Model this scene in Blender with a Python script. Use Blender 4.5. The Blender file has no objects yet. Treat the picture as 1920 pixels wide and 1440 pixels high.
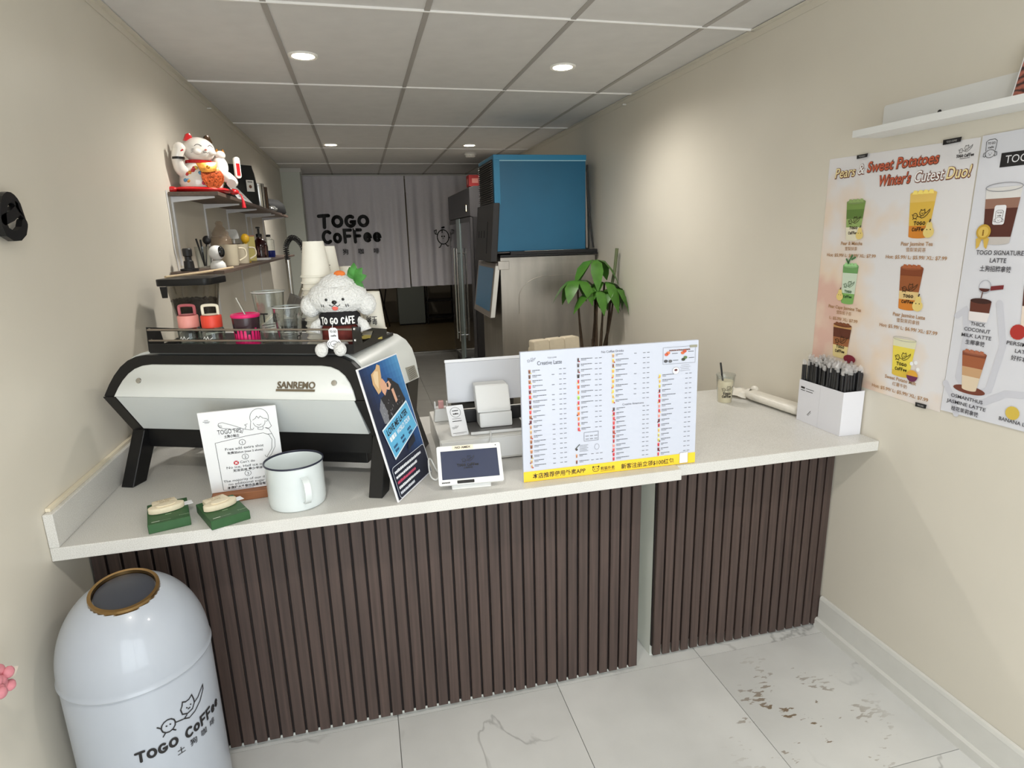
import bpy, bmesh, math, random
from mathutils import Vector, Matrix
random.seed(7)
SC = bpy.context.scene
COL = SC.collection
PI = math.pi
R = math.radians

# ------------------------------------------------------------------ camera
cam_data = bpy.data.cameras.new('camera')
cam = bpy.data.objects.new('camera', cam_data)
COL.objects.link(cam)
cam_data.sensor_fit = 'HORIZONTAL'
cam_data.sensor_width = 36.0
cam_data.lens = 1129.8 / 1920 * 36.0
cam_data.clip_start = 0.02
_p, _y, _r = -0.2411, 0.2363, -0.0268
_fw = Vector((math.sin(_y)*math.cos(_p), math.cos(_y)*math.cos(_p), math.sin(_p)))
_rt = Vector((math.cos(_y), -math.sin(_y), 0))
_up = _rt.cross(_fw)
_r2 = math.cos(_r)*_rt + math.sin(_r)*_up
_u2 = -math.sin(_r)*_rt + math.cos(_r)*_up
cam.matrix_world = Matrix(((_r2.x, _u2.x, -_fw.x, 0), (_r2.y, _u2.y, -_fw.y, 0), (_r2.z, _u2.z, -_fw.z, 1.6905), (0, 0, 0, 1)))
SC.camera = cam

# ------------------------------------------------------------------ world, daylight, exposure
world = bpy.data.worlds.new('overcast_sky')
SC.world = world
world.use_nodes = True
_bg = world.node_tree.nodes['Background']
_bg.inputs[0].default_value = (0.90, 0.965, 1.0, 1)
_bg.inputs[1].default_value = 3.9
_pd = bpy.data.lights.new('window_portal', 'AREA')
_pd.shape = 'RECTANGLE'
_pd.size, _pd.size_y = 2.36, 2.3
_pd.cycles.is_portal = True
_po = bpy.data.objects.new('window_portal', _pd)
COL.objects.link(_po)
_po.location = (0.475, -1.62, 1.27)
_po.rotation_euler = (R(90), 0, 0)
SC.view_settings.view_transform = 'Standard'
SC.view_settings.look = 'None'
SC.view_settings.gamma = 1.0
SC.view_settings.use_curve_mapping = False
SC.view_settings.exposure = 0.32
try:
    SC.cycles.use_denoising = True
    SC.cycles.max_bounces = 10
    SC.cycles.diffuse_bounces = 6
    SC.cycles.transparent_max_bounces = 16
    SC.cycles.sample_clamp_indirect = 6.0
except Exception:
    pass

# ------------------------------------------------------------------ room constants (metres)
XL, XR, H = -0.864, 1.815, 2.563
YB, YF = 9.0, -1.6
ZT, TH = 0.916, 0.038

# ------------------------------------------------------------------ colour and material helpers
def lin(c):
    o = []
    for x in c[:3]:
        x = x/255.0
        o.append(x/12.92 if x <= 0.04045 else ((x+0.055)/1.055)**2.4)
    return (o[0], o[1], o[2], 1.0)

MATS = {}
def M(name, rgb=(200, 200, 200), rough=0.5, metal=0.0, noise=0.0, scale=30.0, stretch=(1, 1, 1), bump=0.0,
      trans=0.0, alpha=1.0, coat=0.0, emit=None, estr=0.0, spec=0.5, sheen=0.0, ior=1.45):
    """procedural principled material: a base colour with noise variation and optional fine relief"""
    if name in MATS:
        return MATS[name]
    m = bpy.data.materials.new(name)
    m.use_nodes = True
    nt = m.node_tree
    b = nt.nodes['Principled BSDF']
    col = lin(rgb)
    b.inputs['Base Color'].default_value = col
    b.inputs['Roughness'].default_value = rough
    b.inputs['Metallic'].default_value = metal
    b.inputs['Transmission Weight'].default_value = trans
    b.inputs['Alpha'].default_value = alpha
    b.inputs['Coat Weight'].default_value = coat
    b.inputs['Specular IOR Level'].default_value = spec
    b.inputs['Sheen Weight'].default_value = sheen
    b.inputs['IOR'].default_value = ior
    if emit:
        b.inputs['Emission Color'].default_value = lin(emit)
        b.inputs['Emission Strength'].default_value = estr
    if noise or bump:
        tc = nt.nodes.new('ShaderNodeTexCoord')
        mp = nt.nodes.new('ShaderNodeMapping')
        mp.inputs['Scale'].default_value = stretch
        nz = nt.nodes.new('ShaderNodeTexNoise')
        nz.inputs['Scale'].default_value = scale
        nz.inputs['Detail'].default_value = 4
        nt.links.new(tc.outputs['Object'], mp.inputs[0])
        nt.links.new(mp.outputs[0], nz.inputs['Vector'])
        if noise:
            rp = nt.nodes.new('ShaderNodeValToRGB')
            lo = tuple(max(0, c*(1-noise)) for c in col[:3])+(1,)
            hi = tuple(min(1, c*(1+noise)) for c in col[:3])+(1,)
            rp.color_ramp.elements[0].position = 0.3
            rp.color_ramp.elements[1].position = 0.7
            rp.color_ramp.elements[0].color = lo
            rp.color_ramp.elements[1].color = hi
            nt.links.new(nz.outputs[0], rp.inputs[0])
            nt.links.new(rp.outputs[0], b.inputs['Base Color'])
        if bump:
            bp = nt.nodes.new('ShaderNodeBump')
            bp.inputs['Strength'].default_value = bump
            bp.inputs['Distance'].default_value = 0.01
            nt.links.new(nz.outputs[0], bp.inputs['Height'])
            nt.links.new(bp.outputs[0], b.inputs['Normal'])
    MATS[name] = m
    return m

def print_mat(name='print_ink', rough=0.55):
    """flat print: colour comes from the mesh's own print colours"""
    if name in MATS:
        return MATS[name]
    m = bpy.data.materials.new(name)
    m.use_nodes = True
    nt = m.node_tree
    b = nt.nodes['Principled BSDF']
    a = nt.nodes.new('ShaderNodeVertexColor')
    a.layer_name = 'ink'
    b.inputs['Roughness'].default_value = rough
    nt.links.new(a.outputs['Color'], b.inputs['Base Color'])
    MATS[name] = m
    return m

# ------------------------------------------------------------------ geometry helpers
class G:
    def __init__(s):
        s.v, s.f, s.m, s.cur = [], [], [], 0
    def add(s, vs, fs):
        n = len(s.v)
        s.v += [tuple(p) for p in vs]
        s.f += [tuple(i+n for i in f) for f in fs]
        s.m += [s.cur]*len(fs)
        return s
    def box(s, x0, y0, z0, x1, y1, z1):
        vs = [(x0, y0, z0), (x1, y0, z0), (x1, y1, z0), (x0, y1, z0), (x0, y0, z1), (x1, y0, z1), (x1, y1, z1), (x0, y1, z1)]
        return s.add(vs, [(3, 2, 1, 0), (4, 5, 6, 7), (0, 1, 5, 4), (1, 2, 6, 5), (2, 3, 7, 6), (3, 0, 4, 7)])
    def prism(s, poly, fn, h0, h1):
        """poly: 2d points; fn(a, b, h) -> xyz"""
        n = len(poly)
        vs = [fn(a, b, h0) for a, b in poly]+[fn(a, b, h1) for a, b in poly]
        fs = [tuple(range(n-1, -1, -1)), tuple(range(n, 2*n))]
        fs += [(i, (i+1) % n, n+(i+1) % n, n+i) for i in range(n)]
        return s.add(vs, fs)
    def tube(s, pts, r, n=8, closed=False):
        pts = [Vector(p) for p in pts]
        k = len(pts)
        rs = r if isinstance(r, (list, tuple)) else [r]*k
        rings = []
        prev = None
        for i, p in enumerate(pts):
            if closed:
                d = pts[(i+1) % k]-pts[i-1]
            else:
                d = pts[min(i+1, k-1)]-pts[max(i-1, 0)]
            d = d.normalized() if d.length > 1e-9 else Vector((0, 0, 1))
            if prev is None:
                a = d.orthogonal().normalized()
            else:
                a = prev-d*prev.dot(d)
                a = a.normalized() if a.length > 1e-6 else d.orthogonal().normalized()
            prev = a
            b = d.cross(a)
            rings.append([p+(a*math.cos(2*PI*j/n)+b*math.sin(2*PI*j/n))*rs[i] for j in range(n)])
        vs = [q for ring in rings for q in ring]
        fs = []
        for i in range(k if closed else k-1):
            i2 = (i+1) % k
            for j in range(n):
                fs.append((i*n+j, i*n+(j+1) % n, i2*n+(j+1) % n, i2*n+j))
        if not closed:
            fs.append(tuple(range(n-1, -1, -1)))
            fs.append(tuple((k-1)*n+j for j in range(n)))
        return s.add(vs, fs)
    def lathe(s, prof, n=32, c=(0, 0, 0), a0=0.0, a1=2*PI, sx=1.0, sy=1.0):
        """prof: (radius, z) points, bottom to top; radius 0 closes"""
        full = abs(a1-a0-2*PI) < 1e-6
        cols = n if full else n+1
        vs, idx = [], []
        for (r, z) in prof:
            if r < 1e-7:
                idx.append([len(vs)]*cols)
                vs.append((c[0], c[1], c[2]+z))
            else:
                row = []
                for j in range(cols):
                    t = a0+(a1-a0)*j/n
                    row.append(len(vs))
                    vs.append((c[0]+r*math.cos(t)*sx, c[1]+r*math.sin(t)*sy, c[2]+z))
                idx.append(row)
        fs = []
        for i in range(len(prof)-1):
            for j in range(n):
                j2 = (j+1) % cols
                q = [idx[i][j], idx[i][j2], idx[i+1][j2], idx[i+1][j]]
                u = []
                for t in q:
                    if t not in u:
                        u.append(t)
                if len(u) >= 3:
                    fs.append(tuple(u))
        return s.add(vs, fs)
    def ell(s, c, r, nu=20, nv=12, rot=None):
        vs, fs = [], []
        rr = rot if rot is not None else Matrix.Identity(3)
        c = Vector(c)
        for i in range(1, nv):
            ph = PI*i/nv
            for j in range(nu):
                t = 2*PI*j/nu
                vs.append(c+rr @ Vector((r[0]*math.sin(ph)*math.cos(t), r[1]*math.sin(ph)*math.sin(t), r[2]*math.cos(ph))))
        vs.append(c+rr @ Vector((0, 0, r[2])))
        vs.append(c+rr @ Vector((0, 0, -r[2])))
        T, B = len(vs)-2, len(vs)-1
        for i in range(nv-2):
            for j in range(nu):
                fs.append((i*nu+j, (i+1)*nu+j, (i+1)*nu+(j+1) % nu, i*nu+(j+1) % nu))
        for j in range(nu):
            fs.append((T, j, (j+1) % nu))
            fs.append((B, (nv-2)*nu+(j+1) % nu, (nv-2)*nu+j))
        return s.add(vs, fs)
    def cyl(s, p0, p1, r, n=16):
        return s.tube([p0, p1], r, n)
    def xf(s, mat):
        s.v = [tuple(mat @ Vector(p)) for p in s.v]
        return s
    def build(s, name, mats, parent=None, smooth=35, bev=0.0, seg=2):
        me = bpy.data.meshes.new(name)
        me.from_pydata(s.v, [], s.f)
        mats = mats if isinstance(mats, (list, tuple)) else [mats]
        for m in mats:
            me.materials.append(m)
        if len(mats) > 1:
            me.polygons.foreach_set('material_index', s.m)
        bm = bmesh.new()
        bm.from_mesh(me)
        bmesh.ops.recalc_face_normals(bm, faces=bm.faces)
        if bev > 0:
            es = [e for e in bm.edges if len(e.link_faces) == 2 and e.calc_face_angle(0) > R(25)]
            bmesh.ops.bevel(bm, geom=es, offset=bev, segments=seg, profile=0.6, affect='EDGES', clamp_overlap=True)
        bm.to_mesh(me)
        bm.free()
        if smooth:
            me.polygons.foreach_set('use_smooth', [True]*len(me.polygons))
            try:
                me.set_sharp_from_angle(angle=R(smooth))
            except Exception:
                pass
        me.update()
        return link(name, me, parent)

def link(name, me, parent=None):
    o = bpy.data.objects.new(name, me)
    COL.objects.link(o)
    if parent is not None:
        o.parent = parent
    return o

def tag(o, label, cat, group=None):
    o['label'] = label
    o['category'] = cat
    if group:
        o['group'] = group
    return o

def thing(name, label, cat, loc=(0, 0, 0), rotz=0.0, group=None):
    o = bpy.data.objects.new(name, None)
    o.empty_display_size = 0.05
    COL.objects.link(o)
    o.location = loc
    o.rotation_euler = (0, 0, rotz)
    return tag(o, label, cat, group)

def struct(o):
    o['kind'] = 'structure'
    return o

def dup(root, loc, rotz=None, label=None, group=None):
    r = root.copy()
    COL.objects.link(r)
    r.location = loc
    if rotz is not None:
        r.rotation_euler = (0, 0, rotz)
    if label:
        r['label'] = label
    if group:
        r['group'] = group
    for ch in list(root.children):
        c = ch.copy()
        COL.objects.link(c)
        c.parent = r
        for g in list(ch.children):
            d = g.copy()
            COL.objects.link(d)
            d.parent = c
    return r

def rrect(x0, y0, x1, y1, r, n=5):
    pts = []
    for cx, cy, a in ((x1-r, y1-r, 0), (x0+r, y1-r, 90), (x0+r, y0+r, 180), (x1-r, y0+r, 270)):
        for i in range(n+1):
            t = R(a+90*i/n)
            pts.append((cx+r*math.cos(t), cy+r*math.sin(t)))
    return pts

def circ(cx, cy, rx, ry=None, n=20, a0=0, a1=360):
    ry = rx if ry is None else ry
    full = abs(a1-a0) >= 360
    k = n if full else n+1
    return [(cx+rx*math.cos(R(a0+(a1-a0)*i/n)), cy+ry*math.sin(R(a0+(a1-a0)*i/n))) for i in range(k)]

# ------------------------------------------------------------------ flat print (lettering, logos, pictures)
_TXT = {}
def text2d(s, bold=0.0):
    key = (s, bold)
    if key not in _TXT:
        cu = bpy.data.curves.new('txt', 'FONT')
        cu.body = s
        cu.resolution_u = 3
        cu.offset = bold
        ob = bpy.data.objects.new('txt', cu)
        me = ob.to_mesh()
        _TXT[key] = ([(v.co.x, v.co.y) for v in me.vertices], [tuple(p.vertices) for p in me.polygons])
        ob.to_mesh_clear()
        bpy.data.objects.remove(ob)
        bpy.data.curves.remove(cu)
    return _TXT[key]

class Print:
    def __init__(s):
        s.it = []          # (verts2d, faces, rgb, layer)
    def poly(s, pts, rgb, layer=0):
        s.it.append((list(pts), [tuple(range(len(pts)))], rgb, layer))
        return s
    def rect(s, x0, y0, x1, y1, rgb, layer=0):
        return s.poly([(x0, y0), (x1, y0), (x1, y1), (x0, y1)], rgb, layer)
    def disc(s, cx, cy, rx, rgb, layer=0, ry=None, n=16):
        return s.poly(circ(cx, cy, rx, ry, n), rgb, layer)
    def stroke(s, pts, w, rgb, layer=0, closed=False, cap=6):
        """mitred ribbon with round ends; no face lies on another"""
        q = [pts[0]]
        for t in pts[1:]:
            if math.hypot(t[0]-q[-1][0], t[1]-q[-1][1]) > 1e-7:
                q.append(t)
        if closed and math.hypot(q[0][0]-q[-1][0], q[0][1]-q[-1][1]) < 1e-7:
            q.pop()
        k = len(q)
        if k < 2:
            return s.disc(q[0][0], q[0][1], w/2, rgb, layer, n=8)
        nr = []
        for i in range(k if closed else k-1):
            (x0, y0), (x1, y1) = q[i], q[(i+1) % k]
            d = math.hypot(x1-x0, y1-y0)
            nr.append((-(y1-y0)/d, (x1-x0)/d))
        vs, fs = [], []
        for i in range(k):
            a = nr[i-1] if (closed or i > 0) else nr[0]
            b = nr[i] if i < len(nr) else nr[-1]
            mx, my = a[0]+b[0], a[1]+b[1]
            l = math.hypot(mx, my)
            if l < 1e-6:
                mx, my, l = b[0], b[1], 1.0
            mx, my = mx/l, my/l
            f = w/2/max(.45, mx*b[0]+my*b[1])
            vs += [(q[i][0]+mx*f, q[i][1]+my*f), (q[i][0]-mx*f, q[i][1]-my*f)]
        for i in range(k if closed else k-1):
            j = (i+1) % k
            fs.append((2*i, 2*i+1, 2*j+1, 2*j))
        if cap and not closed:
            for e, nn, sg in ((q[0], nr[0], 1), (q[-1], nr[-1], -1)):
                a0 = math.atan2(nn[1], nn[0])
                b = len(vs)
                vs += [(e[0]+w/2*math.cos(a0+sg*PI*t/cap), e[1]+w/2*math.sin(a0+sg*PI*t/cap)) for t in range(cap+1)]
                fs.append(tuple(range(b, b+cap+1)))
        s.it.append((vs, fs, rgb, layer))
        return s
    def text(s, t, x, y, size, rgb, layer=1, bold=0.0, width=None, align='l', shear=0.0, rot=0.0):
        vs, fs = text2d(t, bold)
        if not vs:
            return s
        xs = [p[0] for p in vs]
        x0, x1 = min(xs), max(xs)
        k = size
        kx = k if width is None else width/(x1-x0)
        off = {'l': x0, 'c': (x0+x1)/2, 'r': x1}[align]
        ca, sa = math.cos(R(rot)), math.sin(R(rot))
        out = []
        for a, b in vs:
            px, py = (a-off)*kx+b*k*shear, b*k
            out.append((x+px*ca-py*sa, y+px*sa+py*ca))
        s.it.append((out, fs, rgb, layer))
        return s
    def build(s, name, fn, parent=None, step=0.0004, mat=None, h0=0.0006):
        vs, fs, cols = [], [], []
        for v2, f2, rgb, layer in s.it:
            n = len(vs)
            h = h0+layer*step
            vs += [fn(a, b, h) for a, b in v2]
            c = lin(rgb)
            for f in f2:
                fs.append(tuple(i+n for i in f))
                cols += [c]*len(f)
        me = bpy.data.meshes.new(name)
        me.from_pydata(vs, [], fs)
        at = me.color_attributes.new('ink', 'FLOAT_COLOR', 'CORNER')
        at.data.foreach_set('color', [x for c in cols for x in c])
        me.materials.append(mat or print_mat())
        me.update()
        return link(name, me, parent)

# hand-drawn shop lettering as strokes in a unit box
def _arc(cx, cy, rx, ry, a0, a1, n=12):
    return [(cx+rx*math.cos(R(a0+(a1-a0)*i/n)), cy+ry*math.sin(R(a0+(a1-a0)*i/n))) for i in range(n+1)]
HAND = {
    'T': ([[(0, .95), (.35, .98), (.72, 1)], [(.40, .95), (.38, .5), (.36, 0)]], .8),
    'O': ([_arc(.36, .48, .33, .40, 0, 360, 16)], .8),
    'G': ([_arc(.36, .48, .33, .42, 55, 330, 14)+[(.66, .42), (.42, .42)]], .8),
    'C': ([_arc(.38, .46, .35, .46, 50, 310, 14)], .75),
    'o': ([_arc(.28, .36, .26, .32, 0, 360, 14)], .68),
    'F': ([[(.06, 0), (.05, .5), (.04, 1), (.3, 1), (.58, 1)], [(.05, .5), (.48, .5)]], .68),
    'e': ([[(.06, .36), (.5, .38)]+_arc(.28, .36, .24, .3, 5, 310, 12)], .65),
    'A': ([[(0, 0), (.2, .6), (.34, 1), (.48, .6), (.66, 0)], [(.12, .35), (.54, .35)]], .78),
    'E': ([[(.55, 1), (.05, 1), (.05, 0), (.58, 0)], [(.05, .5), (.45, .5)]], .72),
    ' ': ([], .45),
}
def hand_text(P, t, x, y, h, rgb, w=None, gap=.18, layer=1, width=None, rot=0.0):
    tot = sum(HAND[c][1]+gap for c in t)-gap
    k = h if width is None else width/tot
    w = w or h*.2
    ca, sa = math.cos(R(rot)), math.sin(R(rot))
    cx = 0.0
    for c in t:
        for st in HAND[c][0]:
            pts = [((cx+a)*k, b*h) for a, b in st]
            P.stroke([(x+a*ca-b*sa, y+a*sa+b*ca) for a, b in pts], w, rgb, layer, cap=8)
        cx += HAND[c][1]+gap
    return P

def cafe_logo(P, x, y, w, rgb=(25, 22, 22), lw=None, layer=1):
    """line drawing: a little bear stretched over a round fruit, about w wide"""
    lw = lw or w*.03
    def S(pts, cl=False):
        P.stroke([(x+a*w, y+b*w) for a, b in pts], lw, rgb, layer, closed=cl, cap=5)
    S(_arc(.16, .18, .13, .14, 0, 360, 12))
    S([(.03, .2), (-.03, .26)]); S([(.08, .05), (.04, 0)]); S([(.22, .05), (.27, .0)])
    S([(.12, .2), (.13, .19)]); S([(.19, .2), (.2, .19)])
    S([(.28, .17), (.38, .14), (.46, .12), (.52, .16)])
    S([(.46, .42), (.42, .36), (.44, .24), (.54, .18), (.66, .2), (.72, .3), (.72, .38)])
    S([(.46, .42), (.48, .5), (.54, .46), (.62, .46), (.69, .51), (.72, .38)])
    S([(.72, .3), (.82, .34), (.93, .44), (1.0, .5), (.99, .4), (.86, .22), (.7, .1), (.56, .06), (.46, .12)])
    S([(.54, .32), (.55, .31)]); S([(.63, .33), (.64, .32)]); S([(.57, .27), (.61, .27)])
    return P

def dog_logo(P, x, y, w, rgb=(30, 28, 28), lw=None, layer=1):
    """square-hatted dog face outline about w wide"""
    lw = lw or w*.035
    def S(pts, cl=False):
        P.stroke([(x+a*w, y+b*w) for a, b in pts], lw, rgb, layer, closed=cl, cap=5)
    S([(.15, .5), (.1, 1.15), (.28, 1.28), (.72, 1.28), (.9, 1.15), (.85, .5)])
    S(_arc(.5, .3, .36, .28, 0, 360, 14))
    S([(.16, .42), (.02, .36), (0, .16), (.14, .1), (.2, .2)])
    S([(.84, .42), (.98, .36), (1, .16), (.86, .1), (.8, .2)])
    S([(.38, .33), (.4, .32)]); S([(.6, .33), (.62, .32)]); S([(.44, .22), (.56, .22)])
    P.text('TO GO', x+.5*w, y+.95*w, w*.22, rgb, layer, bold=.02, align='c', width=w*.55)
    P.text('cafe', x+.5*w, y+.68*w, w*.2, rgb, layer, bold=.02, align='c', width=w*.42)
    return P
# ------------------------------------------------------------------ surface materials
wall_m = M('wall_paint', (217, 211, 198), rough=.42, noise=.025, scale=2.2, bump=.03, spec=.45)
ceil_m = M('ceiling_board', (219, 217, 215), rough=.8, noise=.03, scale=9)
bar_m = M('ceiling_bar_paint', (172, 167, 162), rough=.5)
trimw_m = M('trim_paint', (214, 213, 208), rough=.45, noise=.03, scale=12)
white_m = M('white_laminate', (226, 228, 222), rough=.4)
dark_m = M('black_metal', (22, 21, 22), rough=.45, noise=.1, scale=60)
chrome_m = M('chrome', (200, 198, 194), rough=.18, metal=1)

def quartz():
    m = bpy.data.materials.new('white_quartz')
    m.use_nodes = True
    nt = m.node_tree
    b = nt.nodes['Principled BSDF']
    b.inputs['Roughness'].default_value = .28
    tc = nt.nodes.new('ShaderNodeTexCoord')
    nz = nt.nodes.new('ShaderNodeTexNoise')
    nz.inputs['Scale'].default_value = 420
    nz.inputs['Detail'].default_value = 2
    n2 = nt.nodes.new('ShaderNodeTexNoise')
    n2.inputs['Scale'].default_value = 5
    n2.inputs['Distortion'].default_value = 1.5
    rp = nt.nodes.new('ShaderNodeValToRGB')
    rp.color_ramp.elements[0].position = .3
    rp.color_ramp.elements[0].color = lin((196, 193, 187))
    rp.color_ramp.elements[1].position = .62
    rp.color_ramp.elements[1].color = lin((224, 223, 219))
    mx = nt.nodes.new('ShaderNodeMix')
    mx.data_type = 'RGBA'
    mx.blend_type = 'MULTIPLY'
    mx.inputs[0].default_value = .12
    nt.links.new(tc.outputs['Object'], nz.inputs['Vector'])
    nt.links.new(tc.outputs['Object'], n2.inputs['Vector'])
    nt.links.new(nz.outputs[0], rp.inputs[0])
    nt.links.new(rp.outputs[0], mx.inputs[6])
    nt.links.new(n2.outputs[0], mx.inputs[7])
    nt.links.new(mx.outputs[2], b.inputs['Base Color'])
    return m
quartz_m = quartz()

def marble_tile():
    """polished marble-look porcelain: pale grey with a few soft veins, some shoe dirt on the floor by the right wall"""
    m = bpy.data.materials.new('marble_tile')
    m.use_nodes = True
    nt = m.node_tree
    L = nt.links.new
    b = nt.nodes['Principled BSDF']
    b.inputs['Roughness'].default_value = .22
    geo = nt.nodes.new('ShaderNodeNewGeometry')
    oi = nt.nodes.new('ShaderNodeObjectInfo')
    ad = nt.nodes.new('ShaderNodeVectorMath')
    ad.operation = 'ADD'
    sc = nt.nodes.new('ShaderNodeVectorMath')
    sc.operation = 'SCALE'
    sc.inputs[3].default_value = 17
    cb = nt.nodes.new('ShaderNodeCombineXYZ')
    L(oi.outputs['Random'], cb.inputs[0]); L(oi.outputs['Random'], cb.inputs[2])
    L(cb.outputs[0], sc.inputs[0])
    L(geo.outputs['Position'], ad.inputs[0]); L(sc.outputs[0], ad.inputs[1])
    # soft clouding
    n1 = nt.nodes.new('ShaderNodeTexNoise')
    n1.inputs['Scale'].default_value = 2.4
    n1.inputs['Detail'].default_value = 6
    L(ad.outputs[0], n1.inputs['Vector'])
    r1 = nt.nodes.new('ShaderNodeValToRGB')
    r1.color_ramp.elements[0].position = .3
    r1.color_ramp.elements[0].color = lin((200, 200, 198))
    r1.color_ramp.elements[1].position = .65
    r1.color_ramp.elements[1].color = lin((217, 217, 215))
    L(n1.outputs[0], r1.inputs[0])
    # veins: thin level lines of a low noise
    n2 = nt.nodes.new('ShaderNodeTexNoise')
    n2.inputs['Scale'].default_value = 1.3
    n2.inputs['Detail'].default_value = 5
    n2.inputs['Roughness'].default_value = .55
    n2.inputs['Distortion'].default_value = .8
    L(ad.outputs[0], n2.inputs['Vector'])
    sb = nt.nodes.new('ShaderNodeMath'); sb.operation = 'SUBTRACT'; sb.inputs[1].default_value = .5
    ab = nt.nodes.new('ShaderNodeMath'); ab.operation = 'ABSOLUTE'
    L(n2.outputs[0], sb.inputs[0]); L(sb.outputs[0], ab.inputs[0])
    r2 = nt.nodes.new('ShaderNodeValToRGB')
    r2.color_ramp.elements[0].position = 0
    r2.color_ramp.elements[0].color = (.62, .62, .62, 1)
    r2.color_ramp.elements[1].position = .014
    r2.color_ramp.elements[1].color = (0, 0, 0, 1)
    L(ab.outputs[0], r2.inputs[0])
    n3 = nt.nodes.new('ShaderNodeTexNoise')
    n3.inputs['Scale'].default_value = 2.1
    L(ad.outputs[0], n3.inputs['Vector'])
    r3 = nt.nodes.new('ShaderNodeValToRGB')
    r3.color_ramp.elements[0].position = .48
    r3.color_ramp.elements[1].position = .58
    L(n3.outputs[0], r3.inputs[0])
    mu = nt.nodes.new('ShaderNodeMath'); mu.operation = 'MULTIPLY'
    L(r2.outputs[0], mu.inputs[0]); L(r3.outputs[0], mu.inputs[1])
    mx = nt.nodes.new('ShaderNodeMix'); mx.data_type = 'RGBA'
    L(mu.outputs[0], mx.inputs[0]); L(r1.outputs[0], mx.inputs[6])
    mx.inputs[7].default_value = lin((142, 141, 140))
    # dried muddy shoe marks
    dist = nt.nodes.new('ShaderNodeVectorMath'); dist.operation = 'DISTANCE'
    dist.inputs[1].default_value = (1.38, 1.5, 0)
    L(geo.outputs['Position'], dist.inputs[0])
    rd = nt.nodes.new('ShaderNodeMapRange')
    rd.inputs[1].default_value = .10; rd.inputs[2].default_value = .36; rd.inputs[3].default_value = 1; rd.inputs[4].default_value = 0
    L(dist.outputs['Value'], rd.inputs[0])
    mp = nt.nodes.new('ShaderNodeMapping')
    mp.inputs['Rotation'].default_value = (0, 0, .5)
    mp.inputs['Scale'].default_value = (16, 42, 1)
    L(geo.outputs['Position'], mp.inputs[0])
    n4 = nt.nodes.new('ShaderNodeTexNoise')
    n4.inputs['Scale'].default_value = 1.6
    n4.inputs['Detail'].default_value = 5
    L(mp.outputs[0], n4.inputs['Vector'])
    n5 = nt.nodes.new('ShaderNodeTexNoise')
    n5.inputs['Scale'].default_value = 7
    L(geo.outputs['Position'], n5.inputs['Vector'])
    m5 = nt.nodes.new('ShaderNodeMath'); m5.operation = 'MULTIPLY'
    L(n4.outputs[0], m5.inputs[0]); L(n5.outputs[0], m5.inputs[1])
    r4 = nt.nodes.new('ShaderNodeValToRGB')
    r4.color_ramp.elements[0].position = .335
    r4.color_ramp.elements[1].position = .36
    L(m5.outputs[0], r4.inputs[0])
    m6 = nt.nodes.new('ShaderNodeMath'); m6.operation = 'MULTIPLY'
    L(r4.outputs[0], m6.inputs[0]); L(rd.outputs[0], m6.inputs[1])
    m2 = nt.nodes.new('ShaderNodeMix'); m2.data_type = 'RGBA'
    L(m6.outputs[0], m2.inputs[0]); L(mx.outputs[2], m2.inputs[6])
    m2.inputs[7].default_value = lin((128, 112, 94))
    L(m2.outputs[2], b.inputs['Base Color'])
    return m
marble_m = marble_tile()

def slat_wood():
    m = bpy.data.materials.new('dark_walnut_slat')
    m.use_nodes = True
    nt = m.node_tree
    L = nt.links.new
    b = nt.nodes['Principled BSDF']
    b.inputs['Roughness'].default_value = .55
    tc = nt.nodes.new('ShaderNodeTexCoord')
    oi = nt.nodes.new('ShaderNodeObjectInfo')
    mp = nt.nodes.new('ShaderNodeMapping')
    mp.inputs['Scale'].default_value = (90, 90, 2.2)
    cb = nt.nodes.new('ShaderNodeCombineXYZ')
    ml = nt.nodes.new('ShaderNodeMath'); ml.operation = 'MULTIPLY'; ml.inputs[1].default_value = 50
    L(oi.outputs['Random'], ml.inputs[0]); L(ml.outputs[0], cb.inputs[2])
    L(cb.outputs[0], mp.inputs['Location'])
    L(tc.outputs['Object'], mp.inputs[0])
    nz = nt.nodes.new('ShaderNodeTexNoise')
    nz.inputs['Scale'].default_value = 1.0
    nz.inputs['Detail'].default_value = 5
    L(mp.outputs[0], nz.inputs['Vector'])
    rp = nt.nodes.new('ShaderNodeValToRGB')
    rp.color_ramp.elements[0].position = .3
    rp.color_ramp.elements[0].color = lin((60, 47, 43))
    rp.color_ramp.elements[1].position = .7
    rp.color_ramp.elements[1].color = lin((84, 68, 62))
    L(nz.outputs[0], rp.inputs[0])
    L(rp.outputs[0], b.inputs['Base Color'])
    return m
slat_m = slat_wood()
groove_m = M('slat_backing', (36, 28, 27), rough=.7)

# ------------------------------------------------------------------ floor
fl = struct(G().box(XL-.1, YF-.1, -.06, XR+.1, YB, -.0085).build('floor', M('floor_grout', (120, 118, 114), rough=.85), smooth=0))
FX = [XL, -.003, .6056, 1.2142, XR]
FX = [XL, -.6116, -.003, .6056, 1.2142, XR]
FY = [1.257+.63*i for i in range(-5, 14)]
FY = [YF]+[y for y in FY if YF+.1 < y < YB-.2]+[YB]
_cache = {}
back_tile_m = M('darker_back_tile', (140, 138, 132), rough=.35, noise=.07, scale=6)  # tiles behind the counter: darker and plainer than the front ones
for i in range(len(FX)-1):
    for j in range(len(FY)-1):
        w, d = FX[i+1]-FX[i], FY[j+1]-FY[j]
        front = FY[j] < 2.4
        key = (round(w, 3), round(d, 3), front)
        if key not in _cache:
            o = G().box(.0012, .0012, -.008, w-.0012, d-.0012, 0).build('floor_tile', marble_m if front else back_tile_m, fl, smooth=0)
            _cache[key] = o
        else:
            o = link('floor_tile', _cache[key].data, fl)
        o.location = (FX[i], FY[j], 0)

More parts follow.
